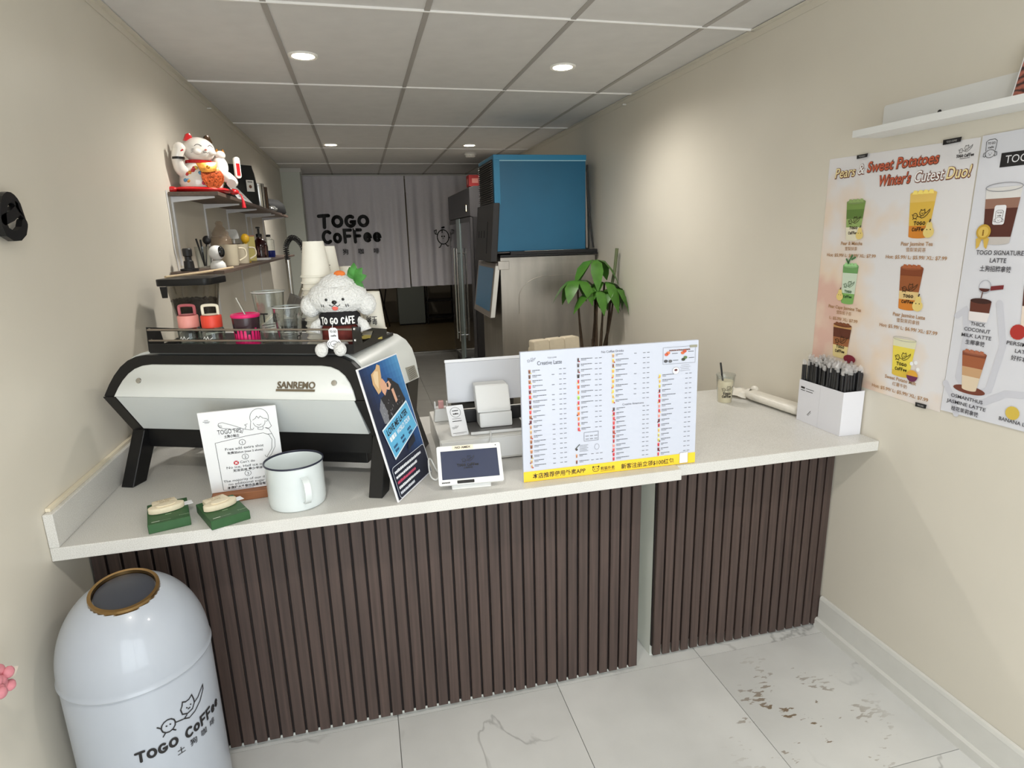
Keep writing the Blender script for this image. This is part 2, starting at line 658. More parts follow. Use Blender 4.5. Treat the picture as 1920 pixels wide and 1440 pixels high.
# ------------------------------------------------------------------ walls
struct(G().box(XL-.12, YF-.1, 0, XL, YB+3.9, H+.25).build('wall_left', wall_m, smooth=0))
struct(G().box(XR, YF-.1, 0, XR+.12, YB+3.9, H+.25).build('wall_right', wall_m, smooth=0))
# shop front behind the viewpoint: a big glazed opening that lets the daylight in
g = G().box(XL, YF-.1, 0, XL+.14, YF, H).box(XR-.14, YF-.1, 0, XR, YF, H)
g.box(XL+.14, YF-.1, 2.43, XR-.14, YF, H).box(XL+.14, YF-.1, 0, XR-.14, YF, .12)
struct(g.build('wall_front', wall_m, smooth=0))
win = struct(G().box(XL+.14, YF-.075, .12, XL+.19, YF-.025, 2.43).box(XR-.19, YF-.075, .12, XR-.14, YF-.025, 2.43).box(XL+.19, YF-.075, .12, XR-.19, YF-.025, .17)
       .box(XL+.19, YF-.075, 2.38, XR-.19, YF-.025, 2.43).build('window_1', M('shopfront_frame', (60, 60, 62), rough=.4, metal=.6), smooth=0))
G().box(.45, YF-.075, .17, .5, YF-.025, 2.38).build('mullion', MATS['shopfront_frame'], win, smooth=0)
# back partition: header over the curtained opening, pilaster on the left
struct(G().box(XL, YB, 2.5, XR, YB+.12, H+.25).box(XL, YB, 0, -.70, YB+.12, 2.5).build('wall_back', M('wall_back_paint', (196, 190, 176), rough=.6, noise=.03, scale=3), smooth=0))
pil = struct(G().box(XL+.002, 8.16, 0, -.635, 8.4, H-.05).build('trim_1', M('pilaster_paint', (210, 214, 206), rough=.5), smooth=0))
G().box(XL+.002, 8.15, H-.05, -.62, 8.41, H-.003).build('pilaster_cap', trimw_m, pil, smooth=0)

# ceiling: grid tiles, bars and edge angles
ce = struct(G().box(XL-.1, YF-.1, H+.035, XR+.1, YB+3.9, H+.09).build('ceiling', ceil_m, smooth=0))
CX = [XL, -.2738, .3358, .9454, 1.555, XR]
CY = [2.6615+1.2604*k for k in range(-3, 6)]
CY = [YF]+[y for y in CY if YF+.2 < y < YB-.02]+[YB]
_cache = {}
for i in range(len(CX)-1):
    for j in range(len(CY)-1):
        w, d = CX[i+1]-CX[i], CY[j+1]-CY[j]
        key = (round(w, 3), round(d, 3))
        if key not in _cache:
            o = G().box(.004, .004, .002, w-.004, d-.004, .03).build('ceiling_tile', ceil_m, ce, smooth=0)
            _cache[key] = o
        else:
            o = link('ceiling_tile', _cache[key].data, ce)
        o.location = (CX[i], CY[j], H+random.uniform(-.001, .0012))
for x in CX[1:-1]:
    G().box(x-.011, YF, H-.003, x+.011, YB, H+.004).build('ceiling_runner', bar_m, ce, smooth=0)
for y in CY[1:-1]:
    G().box(XL, y-.0035, H-.006, XR, y+.0035, H+.004).build('ceiling_cross_bar', M('ceiling_cross_highlight', (236, 233, 229), rough=.4), ce, smooth=0)  # lighter than the tiles: bar-edge highlights put into the colour
for n, x0, x1 in (('trim_2', XL+.001, XL+.026), ('trim_3', XR-.026, XR-.001)):
    t = G().box(x0, YF, H-.006, x1, YB, H-.001)
    xa = x0 if n == 'trim_2' else x1-.0025
    t.box(xa, YF, H-.034, xa+.0025, YB, H-.005)
    to = struct(t.build(n, wall_m, smooth=0))
    yj = 4.46 if n == 'trim_2' else 4.05
    G().box(x0, yj, H-.042, x1, yj+.012, H-.0345).build('joint_clip', trimw_m, to, smooth=0)

# baseboard along the right wall, with its shoe strip
bb = struct(G().box(XR-.013, YF, .045, XR-.001, 1.925, .135).build('baseboard_right', trimw_m, smooth=0))
G().prism([(0, .135), (.013, .135), (.009, .147), (0, .15)], lambda a, b, h: (XR-.001-a, h, b), YF, 1.925).build('cap_moulding', trimw_m, bb, smooth=0)
G().prism([(0, 0), (.021, 0), (.021, .036), (.013, .045), (0, .045)], lambda a, b, h: (XR-.001-a, h, b), YF, 1.935).build('shoe_strip', trimw_m, bb, smooth=0)

# room behind the curtain
bf = struct(G().box(XL-.1, YB, -.06, XR+.1, YB+3.9, .0).build('floor_2', M('brown_vinyl_floor', (112, 98, 74), rough=.35, noise=.12, scale=3, stretch=(8, 1, 1)), smooth=0))
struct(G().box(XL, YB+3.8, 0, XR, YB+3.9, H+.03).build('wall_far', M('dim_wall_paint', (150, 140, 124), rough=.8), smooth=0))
G().box(-.70, YB-.01, 0, XR, YB+.05, .03).build('door_threshold', M('steel_threshold', (190, 188, 182), rough=.25, metal=1), bf, smooth=0, bev=.004)

# ------------------------------------------------------------------ recessed lights, smoke detector
glow_m = M('led_disc', (255, 250, 240), emit=(255, 240, 214), estr=16)
rim_m = M('white_plastic_rim', (235, 233, 228), rough=.4)
def downlight(x, y, label, watts):
    t = thing('ceiling_light', label, 'ceiling light', (x, y, H), 0, 'recessed LED lights in the tile ceiling')
    G().lathe([(.052, -.004), (.067, -.007), (.071, -.002), (.071, .002), (.05, .001)], 32).build('trim_ring', rim_m, t)
    G().lathe([(0, -.005), (.052, -.005)], 32).build('diffuser', glow_m, t)
    ld = bpy.data.lights.new('downlight_lamp', 'SPOT')
    ld.energy = watts
    ld.color = (1.0, .96, .895)
    ld.spot_size = R(165)
    ld.spot_blend = 1.0
    ld.shadow_soft_size = .05
    lo = bpy.data.objects.new('downlight_lamp', ld)
    COL.objects.link(lo)
    lo.parent = t
    lo.location = (0, 0, -.03)
downlight(-.188, 3.353, 'round recessed ceiling light nearest to the left wall, above the espresso machine', 46)
downlight(1.137, 3.368, 'round recessed ceiling light at the front right, before the blue ice machine', 46)
downlight(-.181, 6.234, 'small far recessed ceiling light above the wall shelf end', 54)
downlight(1.127, 6.195, 'small far recessed ceiling light beside the smoke detector', 54)
downlight(.45, 10.9, 'added unseen ceiling light brightening the dim room behind the curtain', 16)  # unseen lamp added to brighten the room behind the curtain
downlight(-.188, .48, 'round recessed ceiling light near the shop front, left side', 34)
downlight(1.137, .48, 'round recessed ceiling light near the shop front, right side', 34)
t = thing('smoke_detector', 'round white smoke detector on the ceiling behind the far right light', 'smoke detector', (1.24, 6.78, H))
G().lathe([(.062, .001), (.066, -.012), (.06, -.02), (.05, -.022)], 28).build('base_plate', rim_m, t)
G().lathe([(.05, -.02), (.052, -.034), (.043, -.042), (0, -.044)], 28).build('sensor_cover', rim_m, t)
# ------------------------------------------------------------------ counter
cb = thing('counter_base', 'long white counter base faced with dark brown vertical slats', 'counter', (XL+.002, 1.9, 0))
X1 = .9386-XL-.002
G().box(0, .014, 0, X1, .62, ZT-TH-.001).build('cabinet_body', white_m, cb, smooth=0)
G().box(0, .004, .018, X1, .0138, ZT-TH-.002).build('backing_board', groove_m, cb, smooth=0)
n = 43
p = X1/n
sl = None
for i in range(n):
    if sl is None:
        sl = G().box(-p*.41, -.009, .016, p*.41, .0039, ZT-TH-.002).build('slat', slat_m, cb, smooth=0, bev=.0015, seg=1)
        o = sl
    else:
        o = link('slat', sl.data, cb)
    o.location = ((i+.5)*p, 0, random.uniform(-.002, .002))
cb2 = thing('counter_base', 'short slatted counter base under the flap, beside the right wall', 'counter', (1.022, 1.94, 0))
X2 = XR-.002-1.022
G().box(0, .014, 0, .018, .6, ZT-TH-.001).build('side_panel', white_m, cb2, smooth=0)
G().box(.018, .014, 0, X2, .6, ZT-TH-.001).build('cabinet_body', white_m, cb2, smooth=0)
G().box(0, .004, .05, X2, .0138, ZT-TH-.002).build('backing_board', groove_m, cb2, smooth=0)
n = 19
p = X2/n
for i in range(n):
    if i == 0:
        s2 = G().box(-p*.42, -.009, .012, p*.39, .0039, ZT-TH-.002).build('slat', slat_m, cb2, smooth=0, bev=.0015, seg=1)
        o = s2
    else:
        o = link('slat', s2.data, cb2)
    o.location = ((i+.5)*p, 0, random.uniform(-.002, .002))

# worktops
ct = thing('countertop', 'long white speckled countertop carrying the espresso machine and menu board', 'countertop', (XL+.001, 1.704, ZT))
g = G().prism([(0, 0), (.987-XL, 0), (.987-XL, .90), (.55, .90), (.55, 4.6), (0, 4.6)], lambda a, b, h: (a, b, h), -TH, 0)
g.build('slab', quartz_m, ct, smooth=0, bev=.0015, seg=1)
bs = thing('backsplash', 'low white backsplash strip along the left wall above the countertop', 'backsplash', (XL+.001, 1.704, ZT))
G().box(0, 0, .0004, .024, 4.6, .096).build('strip', quartz_m, bs, smooth=0, bev=.0015, seg=1)
G().box(0, 0.02, .0965, .012, 4.6, .106).build('caulk_strip', M('cream_caulk', (224, 214, 192), rough=.6), bs, smooth=0)
ct2 = tag(G().box(.989, 1.736, ZT-TH, XR-.001, 2.604, ZT-.0005).build('countertop', quartz_m, smooth=0, bev=.0015, seg=1),
          'short white countertop flap at the right wall, set back from the long one', 'countertop')
# low cabinet run that carries the left leg of the worktop
lc = thing('base_cabinet', 'white base cabinet along the left wall behind the counter', 'cabinet', (XL+.002, 2.62, 0))
G().box(0, 0, 0, .52, 3.66, ZT-TH-.001).build('body', white_m, lc, smooth=0)
for i in range(5):
    G().box(.5202, .03+i*.73, .1, .537, .73+i*.73, ZT-TH-.02).build('door', white_m, lc, smooth=0, bev=.002, seg=1)
# ------------------------------------------------------------------ espresso machine (its back faces the customers)
mwhite = M('machine_white_enamel', (222, 225, 222), rough=.32, coat=.2)
mgrey = M('machine_white_lower', (214, 218, 217), rough=.4)
mblack = M('machine_black', (16, 15, 16), rough=.4, noise=.15, scale=90)
em = thing('espresso_machine', 'white and black two group espresso machine on the left of the counter', 'espresso machine', (-.83, 2.115, ZT), R(-22.7))
def vf(z):
    return (z-.312)*.4 if z > .312 else (.312-z)*.667
_L = [(0, .312), (.012, .346), (.026, .374), (.045, .400), (.068, .419), (.096, .431), (.13, .4355)]
def arch(i, k=None):
    k = i if k is None else k
    pts = _L+[(.89-a, b) for a, b in reversed(_L)]
    return [(.445+(a-.445)*(1-i/.445), .312+(b-.312)*(1-k/.124)) for a, b in pts]
fr = lambda off: (lambda a, b, h: (a, vf(b)+h+off, b))
G().prism(arch(0), fr(0), .004, .03).build('frame', mblack, em, smooth=40)
G().prism(arch(.041, .027), fr(0), -.004, .0038).build('upper_panel', mwhite, em, smooth=40, bev=.0015, seg=1)
# white shell over top and sides
_Rr = [(-.004, .272), (.0, .345), (.008, .388), (.026, .42), (.055, .441), (.09, .449), (.14, .451)]
_rear = _Rr+[(.89-a, b) for a, b in reversed(_Rr)]
_front = arch(-.006)
g = G()
nn = len(_front)
rings = []
for h in (0, .35, .7, 1):
    rings.append([])
    for (fa, fb), (ra, rb) in zip(_front, _rear):
        y0, y1 = vf(fb)+.0305, .474-(rb-.272)*.25
        rings[-1].append((fa+(ra-fa)*min(1, h*1.25), y0+(y1-y0)*h, fb+(rb-fb)*h))
fs = [tuple(range(nn-1, -1, -1)), tuple(range(3*nn, 4*nn))]
for i in range(3):
    fs += [(i*nn+j, i*nn+(j+1) % nn, (i+1)*nn+(j+1) % nn, (i+1)*nn+j) for j in range(nn)]
g.add([q for r_ in rings for q in r_], fs)
shell = g.build('shell', mwhite, em, smooth=50)
smap_ = lambda a, b, h: (.8955-(b-.27)*.09+h, a, b)
G().prism([(.335, .338), (.428, .328), (.449, .279), (.357, .286)], smap_, .0, .003).build('rating_label', M('grey_label', (150, 147, 136), rough=.5), shell, smooth=0)
lab = Print()
for i in range(6):
    lab.rect(.352+.003*i, .324-.007*i, .415+.003*i, .3255-.007*i, (60, 58, 54))
lab.build('label_print', lambda a, b, h: smap_(a, b, .003+h), shell)
# lower panel and black underside
G().prism([(.0462, .311), (.8438, .311), (.8438, .178), (.0462, .178)], fr(0), -.003, .012).build('lower_panel', mgrey, em, smooth=0, bev=.001, seg=1)
G().box(.046, .105, .108, .844, .40, .177).box(.048, .12, .1775, .842, .41, .309).build('body', mblack, em, smooth=0)
G().box(.22, .16, .05, .80, .36, .107).build('drip_tray', mblack, em, smooth=0, bev=.004)
for (u0, u1) in ((0, .045), (.845, .89)):
    d = .016 if u0 > .5 else 0
    fpoly = [(-.004, .311), (.09, .17), (0, 0), (.062, 0), (.155, .16), (.155, .311)]
    rpoly = [(.49, .305), (.41, .165), (.505, 0), (.44, 0), (.345, .16), (.345, .305)]
    for pl in (fpoly, rpoly):
        G().prism(pl, lambda a, b, h, d=d: (h+d*(1-b/.311), a, b), u0, u1).build('leg', mblack, em, smooth=0, bev=.002, seg=1)
for u in (.123, .778):
    G().lathe([(0, .004), (.008, .003), (.0095, 0)], 16).xf(Matrix.Translation((u, vf(.361)-.004, .361)) @ Matrix.Rotation(R(90-22), 4, 'X')).build('screw', chrome_m, em)
# raised maker's lettering with an underline bar
gold = M('bronze_metal', (150, 140, 124), rough=.3, metal=1)
vs, fs = text2d('SANREMO', .02)
x0, x1 = min(v[0] for v in vs), max(v[0] for v in vs)
g = G()
k = .122/(x1-x0)
def lmap(a, b, h):
    z = .345+b
    return (.597+a, vf(z)-.0042-h, z)
P_ = Print()
P_.it.append(([((a-x0)*k, b*.0265) for a, b in vs], fs, (150, 140, 124), 0))
nv = len(vs)
g.add([lmap((a-x0)*k, b*.027, .003) for a, b in vs], fs)
g.add([lmap((a-x0)*k, b*.027, .0002) for a, b in vs], fs)
g.build('maker_lettering', gold, em, smooth=0)
G().prism([(-.003, -.0085), (.122, -.0085), (.122, -.0025), (-.003, -.0025)], lmap, 0, .003).build('lettering_bar', gold, em, smooth=0)
# cup tray with rails
tray = G().box(.15, .052, .4425, .832, .40, .452)
tray.box(.15, .05, .4425, .832, .0535, .472)
tray = tray.build('cup_tray', mblack, em, smooth=0)
for u in (.147, .832):
    outer = [(.05, .447), (.055, .525), (.33, .476), (.33, .447)]
    inner = [(.12, .462), (.112, .503), (.215, .487), (.19, .468)]
    g = G()
    n = 4
    for h in (0, .003):
        g.add([(u+h, a, b) for a, b in outer+inner], [(i, (i+1) % n, n+(i+1) % n, n+i) for i in range(n)])
    o8 = [(u, a, b) for a, b in outer]+[(u+.003, a, b) for a, b in outer]
    g.add(o8, [(i, (i+1) % n, n+(i+1) % n, n+i) for i in range(n)])
    i8 = [(u, a, b) for a, b in inner]+[(u+.003, a, b) for a, b in inner]
    g.add(i8, [(i, (i+1) % n, n+(i+1) % n, n+i) for i in range(n)])
    g.build('tray_end_plate', mblack, em, smooth=0)
    for z in (.482, .516):
        G().lathe([(0, .004), (.004, .003), (.005, 0)], 10).xf(Matrix.Translation((u+.003, .063, z)) @ Matrix.Rotation(R(90), 4, 'Y')).build('rail_bolt', chrome_m, em)
for z in (.482, .516):
    G().cyl((.15, .056, z), (.832, .056, z), .0032, 10).build('tray_rail', M('brushed_rail', (168, 158, 148), rough=.35, metal=1), em)
# ------------------------------------------------------------------ things on the counter
paper_m = M('white_paper', (236, 237, 240), rough=.6)
wplastic = M('white_plastic', (228, 229, 228), rough=.35)
INK = (28, 26, 27)

def blur_line(P, x, y, w, h, rgb, layer=2, rot=0.0, seed=1):
    """a line of print too small to read: a row of short dashes"""
    r_ = random.Random(seed)
    ca, sa = math.cos(R(rot)), math.sin(R(rot))
    q = 0.0
    while q < w:
        d = min(r_.uniform(.5, 1.3)*h, w-q)
        pts = [(q, 0), (q+d*.82, 0), (q+d*.82, h*r_.uniform(.75, 1)), (q, h*r_.uniform(.75, 1))]
        P.poly([(x+a*ca-b*sa, y+a*sa+b*ca) for a, b in pts], rgb, layer)
        q += d

# green boxes, each with a cream shaped tag lying on it
green_m = M('green_card', (44, 86, 46), rough=.5, noise=.06, scale=40)
cream_m = M('cream_plaster', (226, 214, 188), rough=.6, noise=.05, scale=80)
def green_box(loc, rz, lab1, lab2):
    t = thing('green_box', lab1, 'box', loc, rz)
    G().box(0, 0, 0, .105, .155, .027).build('carton', green_m, t, smooth=0, bev=.0015, seg=1)
    p = Print()
    p.rect(.01, .012, .03, .016, (196, 208, 190)).rect(.03, .0135, .058, .0145, (170, 190, 164)).rect(.045, .05, .06, .054, (150, 176, 144))
    p.text('TOGO', .078, .02, .009, (160, 184, 152), 1)
    p.build('carton_print', lambda a, b, h: (a, b, .027+h), t)
    k = thing('cream_tag', lab2, 'ornament', Vector(loc)+Matrix.Rotation(rz, 3, 'Z') @ Vector((.048, .098, .0275)), rz+.12)
    k.scale = (1.12, 1.12, 1.3)
    body = circ(0, -.012, .042, .021, 20)
    G().prism(body, lambda a, b, h: (a, b, h), 0, .013).build('face', cream_m, k, bev=.003)
    G().prism([(-.03, .0), (.03, .0), (.027, .034), (-.027, .034)], lambda a, b, h: (a, b, h), .001, .0125).build('hat', cream_m, k, bev=.003)
    G().prism(circ(0, -.014, .024, .011, 18), lambda a, b, h: (a, b, h), .0131, .0155).build('raised_muzzle', cream_m, k, bev=.001, seg=1)
    q = Print()
    q.text('TO GO', 0, .02, .011, (196, 180, 150), 1, bold=.02, align='c').text('CAFE', 0, .008, .010, (196, 180, 150), 1, bold=.02, align='c')
    q.build('embossed_lettering', lambda a, b, h: (a, b, .0125+h), k)
    s = G().box(.036, -.012, .0002, .062, .012, .0012).build('paper_label', paper_m, k, smooth=0)
green_box((-.628, 1.716, ZT), R(17), 'small green carton nearest to the left wall on the counter edge', 'cream dog-shaped tag on the left green carton')
green_box((-.462, 1.690, ZT), R(27), 'small green carton turned beside the tips sign, nearest the mug', 'cream dog-shaped tag on the right green carton')

# tips sign in a wooden foot
sg = thing('tips_sign', 'white tips sign with a line-drawn girl, standing in a wooden foot', 'sign', (-.503, 1.9, ZT), R(5.1))
G().box(0.001, -.03, 0, .213, .03, .026).build('wooden_foot', M('cherry_wood', (150, 96, 62), rough=.5, noise=.12, scale=14, stretch=(1, 14, 14)), sg, smooth=0, bev=.002, seg=1)
lt = R(-9)
smap = lambda a, b, h: (a, math.sin(lt)*b-h*math.cos(lt), .0268+b*math.cos(lt)-h*math.sin(lt)*-1)
G().prism([(0, 0), (.215, 0), (.215, .272), (0, .272)], smap, -.006, 0).build('board', paper_m, sg, smooth=0, bev=.0006, seg=1)
p = Print()
K = (45, 43, 44)
p.stroke([(.034, .006), (.034, .17), (.12, .182), (.17, .186), (.185, .178), (.192, .16), (.188, .13), (.172, .105)], .0012, K)
p.stroke([(.034, .006), (.045, .004), (.12, .004)], .0012, K)
p.text('TOGO TIPS', .078, .197, .021, K, 1, align='c', width=.066).text('土狗小贴士', .082, .184, .0105, K, 1, bold=.02, align='c', width=.042)
for n, yy in (('1', .163), ('2', .113), ('3', .055)):
    xx = {'1': .108, '2': .11, '3': .11}[n]
    p.stroke(circ(xx, yy, .009, n=18), .0012, K, closed=True)
    p.text(n, xx, yy-.005, .013, K, 1, align='c')
p.text('Free add extra shot', .112, .141, .0125, K, 1, align='c', width=.108)
p.text('免费加shot (max 2 shots)', .112, .128, .009, K, 1, bold=.015, align='c', width=.1)
p.disc(.082, .0955, .0075, (196, 44, 56)).stroke([(.079, .0925), (.085, .0985)], .002, (255, 255, 255), 1).stroke([(.079, .0985), (.085, .0925)], .002, (255, 255, 255), 1)
p.text("Can't do", .093, .0925, .0115, K, 1, width=.042).text('No ice, Half ice only', .112, .078, .0115, K, 1, align='c', width=.118)
p.text('无法去冰 最少半冰', .112, .066, .0098, K, 1, bold=.02, align='c', width=.085)
p.text('The majority of our drinks has', .121, .032, .0115, K, 1, align='c', width=.166).text('no additional sugar added', .121, .0205, .0115, K, 1, align='c', width=.14)
p.text('本店绝大多数饮品是没有额外加糖', .121, .008, .0105, K, 1, bold=.02, align='c', width=.15)
# drawing of the girl
def S(pts, w=.0011):
    p.stroke(pts, w, K, 0, cap=5)
S(_arc(.165, .238, .026, .030, 200, -20, 14)); S([(.140, .228), (.136, .205), (.142, .2), (.146, .206)]); S([(.189, .228), (.196, .206), (.188, .199), (.18, .203)])
S(_arc(.163, .226, .017, .02, 190, 360, 12)); S([(.146, .232), (.154, .237), (.158, .244), (.163, .236), (.168, .243), (.175, .235), (.182, .233)])
S([(.156, .216), (.162, .213), (.168, .216)]); S(_arc(.183, .228, .004, .005, 120, -90, 6)); S([(.158, .207), (.157, .2), (.168, .197), (.172, .201), (.172, .207)])
S([(.138, .2), (.118, .206), (.09, .222), (.062, .235), (.052, .233), (.05, .226), (.054, .219), (.062, .215), (.072, .214), (.084, .21), (.112, .193)]); S([(.112, .193), (.116, .206)])
S([(.177, .203), (.188, .196), (.194, .18), (.2, .16), (.198, .135), (.186, .112), (.176, .1), (.168, .104), (.166, .11)]); S([(.18, .18), (.194, .18)])
S([(.05, .226), (.06, .224)]); S([(.052, .221), (.06, .22)]); S([(.122, .206), (.126, .216), (.122, .219), (.13, .222)])
S([(.012, .243), (.03, .242)]); S([(.016, .247), (.026, .247)]); S([(.016, .239), (.027, .239)])
p.build('printed_design', smap, sg)

# enamel mug
mg = thing('enamel_mug', 'big white enamel mug with a dark blue rim in front of the tips sign', 'mug', (-.245, 1.820, ZT))
enam = M('white_enamel', (222, 229, 230), rough=.25, coat=.4, noise=.01, scale=30)
G().lathe([(0, 0), (.076, 0), (.080, .003), (.0835, .02), (.0835, .128), (.086, .134), (.083, .134), (.081, .128), (.081, .006), (0, .004)], 48).build('body', enam, mg)
G().lathe([(.0842, .1325), (.0872, .1345), (.0868, .138), (.0845, .139), (.0822, .136), (.0825, .133)], 48).build('rim', M('navy_rim', (38, 40, 58), rough=.3), mg)
ang = R(-68)
hx, hy = math.cos(ang), math.sin(ang)
hp = [(.083, .108), (.1, .106), (.113, .092), (.117, .07), (.113, .048), (.1, .032), (.083, .03)]
g = G()
k = len(hp)
vs = []
for (r_, z_) in hp:
    for w_ in (-.009, .009):
        for dr in (0, .004):
            vs.append(((r_+dr)*hx-w_*hy, (r_+dr)*hy+w_*hx, z_))
fs = []
for i in range(k-1):
    a, b = i*4, (i+1)*4
    for q in ((0, 1), (1, 3), (3, 2), (2, 0)):
        fs.append((a+q[0], a+q[1], b+q[1], b+q[0]))
g.add(vs, fs)
g.build('handle', enam, mg, smooth=50)

# concert poster leaning against the machine
pp = thing('tour_poster', 'blue concert tour poster of a blond singer, leaning against the espresso machine', 'poster', (.053, 1.719, ZT), R(60.6))
lp = R(14)
pmap = lambda a, b, h: (a, math.sin(lp)*b-h*math.cos(lp), b*math.cos(lp)+h*math.sin(lp)+.0015)
G().prism([(0, 0), (.255, 0), (.255, .42), (0, .42)], pmap, -.005, 0).build('foam_board', paper_m, pp, smooth=0)
p = Print()
BW, BH = .247, .412
nx, ny = 12, 18
for i in range(nx):
    for j in range(ny):
        x0, x1 = .004+BW*i/nx, .004+BW*(i+1)/nx
        y0, y1 = .004+BH*j/ny, .004+BH*(j+1)/ny
        u_, v_ = (i+.5)/nx, (j+.5)/ny
        f = min(1, max(0, (u_*.75+v_*.7-.55)))
        dk, bl_, lt_ = (12, 24, 54), (30, 88, 150), (110, 182, 226)
        c = tuple(int(dk[q]+(bl_[q]-dk[q])*min(1, f*2)) if f < .5 else int(bl_[q]+(lt_[q]-bl_[q])*(f-.5)*2) for q in range(3))
        if v_ < .25:
            c = (14, 22, 46)
        p.rect(x0, y0, x1, y1, c)
p.poly([(.055, .235), (.05, .28), (.075, .31), (.12, .318), (.175, .345), (.205, .325), (.222, .27), (.18, .235), (.10, .215)], (30, 28, 32), 1)
p.poly([(.055, .235), (.05, .28), (.075, .31), (.09, .27), (.085, .225)], (120, 122, 130), 2)
p.poly([(.14, .30), (.165, .318), (.175, .35), (.15, .36), (.135, .33)], (36, 32, 36), 2)
p.poly([(.095, .40), (.062, .39), (.055, .36), (.07, .325), (.09, .33), (.115, .37), (.125, .405), (.11, .412)], (214, 176, 128), 3)
p.poly([(.085, .395), (.07, .385), (.068, .36), (.08, .34), (.09, .36), (.105, .39)], (236, 208, 168), 4)
p.poly([(.092, .352), (.115, .366), (.128, .35), (.122, .325), (.105, .312), (.095, .325)], (222, 170, 140), 4)
p.poly([(.125, .345), (.15, .35), (.158, .335), (.14, .322), (.122, .328)], (224, 176, 150), 4)
p.poly([(.15, .32), (.165, .322), (.17, .28), (.155, .275)], (216, 168, 142), 4)
p.poly([(.132, .345), (.142, .345), (.14, .332), (.13, .333)], (30, 30, 34), 5)
for i in range(26):
    x_, y_ = random.uniform(.06, .2), random.uniform(.235, .30)
    p.stroke([(x_, y_), (x_+random.uniform(-.006, .006), y_+random.uniform(-.008, .008))], .0015, (170, 170, 176), 3, cap=0)
p.poly([(.026, .222), (.22, .266), (.243, .170), (.05, .118)], (228, 240, 248), 6)
p.poly([(.030, .218), (.217, .26), (.239, .172), (.053, .124)], (96, 180, 222), 7)
p.text('LOVE ME LATER', .048, .196, .026, (20, 24, 34), 8, bold=.03, width=.158, rot=11, shear=.15)
blur_line(p, .054, .174, .045, .015, (240, 246, 250), 8, 11, 5)
p.text('WORLD TOUR', .106, .1825, .021, (240, 246, 250), 8, bold=.02, width=.104, rot=11, shear=.15)
for i in range(3):
    blur_line(p, .062+.055*i, .150+.0115*i, .028, .009, (30, 70, 110), 8, 11, 7+i)
    blur_line(p, .065+.055*i, .137+.0115*i, .026, .009, (30, 70, 110), 8, 11, 17+i)
p.poly([(.14, .118), (.20, .13), (.205, .155), (.15, .14)], (22, 26, 40), 8)
bx = rrect(.012, .006, .246, .104, .012)
p.poly(bx, (12, 20, 44), 6)
p.stroke(bx, .0016, (220, 228, 240), 7, closed=True, cap=0)
for i, c in enumerate(((236, 240, 246), (236, 240, 246), (206, 80, 110), (236, 240, 246), (220, 226, 236))):
    blur_line(p, .022, .082-.0165*i, (.19, .15, .13, .15, .10)[i], .009, c, 7, 0, 30+i)
p.build('printed_design', pmap, pp)

# cash drawer, point-of-sale screen, small things on the drawer
dg = M('drawer_shell', (216, 215, 210), rough=.4)
cd = thing('cash_drawer', 'low white cash drawer behind the payment terminal', 'cash drawer', (.214, 1.985, ZT), R(-1))
G().box(0, 0, .004, .40, .38, .092).build('case', dg, cd, smooth=0, bev=.006)
G().box(.006, -.0025, .012, .394, .0002, .084).build('drawer_front', wplastic, cd, smooth=0, bev=.001, seg=1)
for x_ in (.03, .37):
    for y_ in (.03, .35):
        G().lathe([(0, 0), (.012, 0), (.012, .0045), (0, .0045)], 12, (x_, y_, 0)).build('foot', dark_m, cd)
ps = thing('pos_screen', 'white point-of-sale screen seen from behind, on the cash drawer', 'screen', (.43, 2.09, ZT+.0925), R(-1))
G().box(-.10, -.085, 0, .105, .11, .012).build('base_plate', [M('grey_aluminium', (120, 118, 116), rough=.4, metal=.5)], ps, smooth=0, bev=.003)
G().box(-.099, -.0855, .001, .104, -.0835, .011).build('base_edge', wplastic, ps, smooth=0)
G().prism([(-.06, .0125), (.06, .0125), (.06, .066), (-.06, .066)], lambda a, b, h: (a, -.055+h+(b*.12), b), 0, .075).build('stand_foot', wplastic, ps, smooth=0, bev=.007)
G().prism([(-.066, .067), (.058, .067), (.060, .150), (.052, .158), (-.066, .158)], lambda a, b, h: (a, -.048+h+(b-.06)*.55, b), 0, .055).build('stand_head', wplastic, ps, smooth=0, bev=.006)
G().prism([(-.16, .085), (.19, .085), (.19, .232), (-.16, .232)], lambda a, b, h: (a, .055+h+(b-.085)*.2, b-.2*h), 0, .012).build('display', M('screen_back', (206, 208, 214), rough=.4), ps, smooth=0, bev=.003)
G().prism([(-.161, .2325), (.191, .2325), (.191, .243), (-.161, .243)], lambda a, b, h: (a, .053+h+(b-.085)*.2, b-.2*h), 0, .016).build('display_edge', paper_m, ps, smooth=0)
G().box(-.15, .03, .0125, .20, .048, .06).build('connector_box', dark_m, ps, smooth=0, bev=.003)
wp = thing('mini_printer', 'small white charger with a pink translucent clip on the drawer corner', 'charger', (.222, 2.205, ZT+.0925), R(-4))
G().prism([(0, 0), (.06, 0), (.056, .05), (.006, .05)], lambda a, b, h: (a, h, b), 0, .05).build('case', wplastic, wp, smooth=0, bev=.004)
G().box(.02, .008, .0502, .04, .03, .078).build('pink_clip', M('pink_clear_plastic', (224, 170, 168), rough=.25, alpha=.85), wp, smooth=0, bev=.003)
for x_ in (.004, .05):
    G().box(x_, .008, .0502, x_+.006, .03, .074).build('prong', wplastic, wp, smooth=0, bev=.001, seg=1)
nc = thing('contact_card', 'small white card with a round logo propped on the cash drawer', 'card', (.262, 2.012, ZT+.0925), R(6))
ln = R(38)
nmap = lambda a, b, h: (a, math.sin(ln)*b-h*math.cos(ln), b*math.cos(ln)+h*math.sin(ln)+.0016)
G().prism(rrect(0, 0, .062, .116, .004), nmap, -.0025, 0).build('card', paper_m, nc, smooth=0)
p = Print()
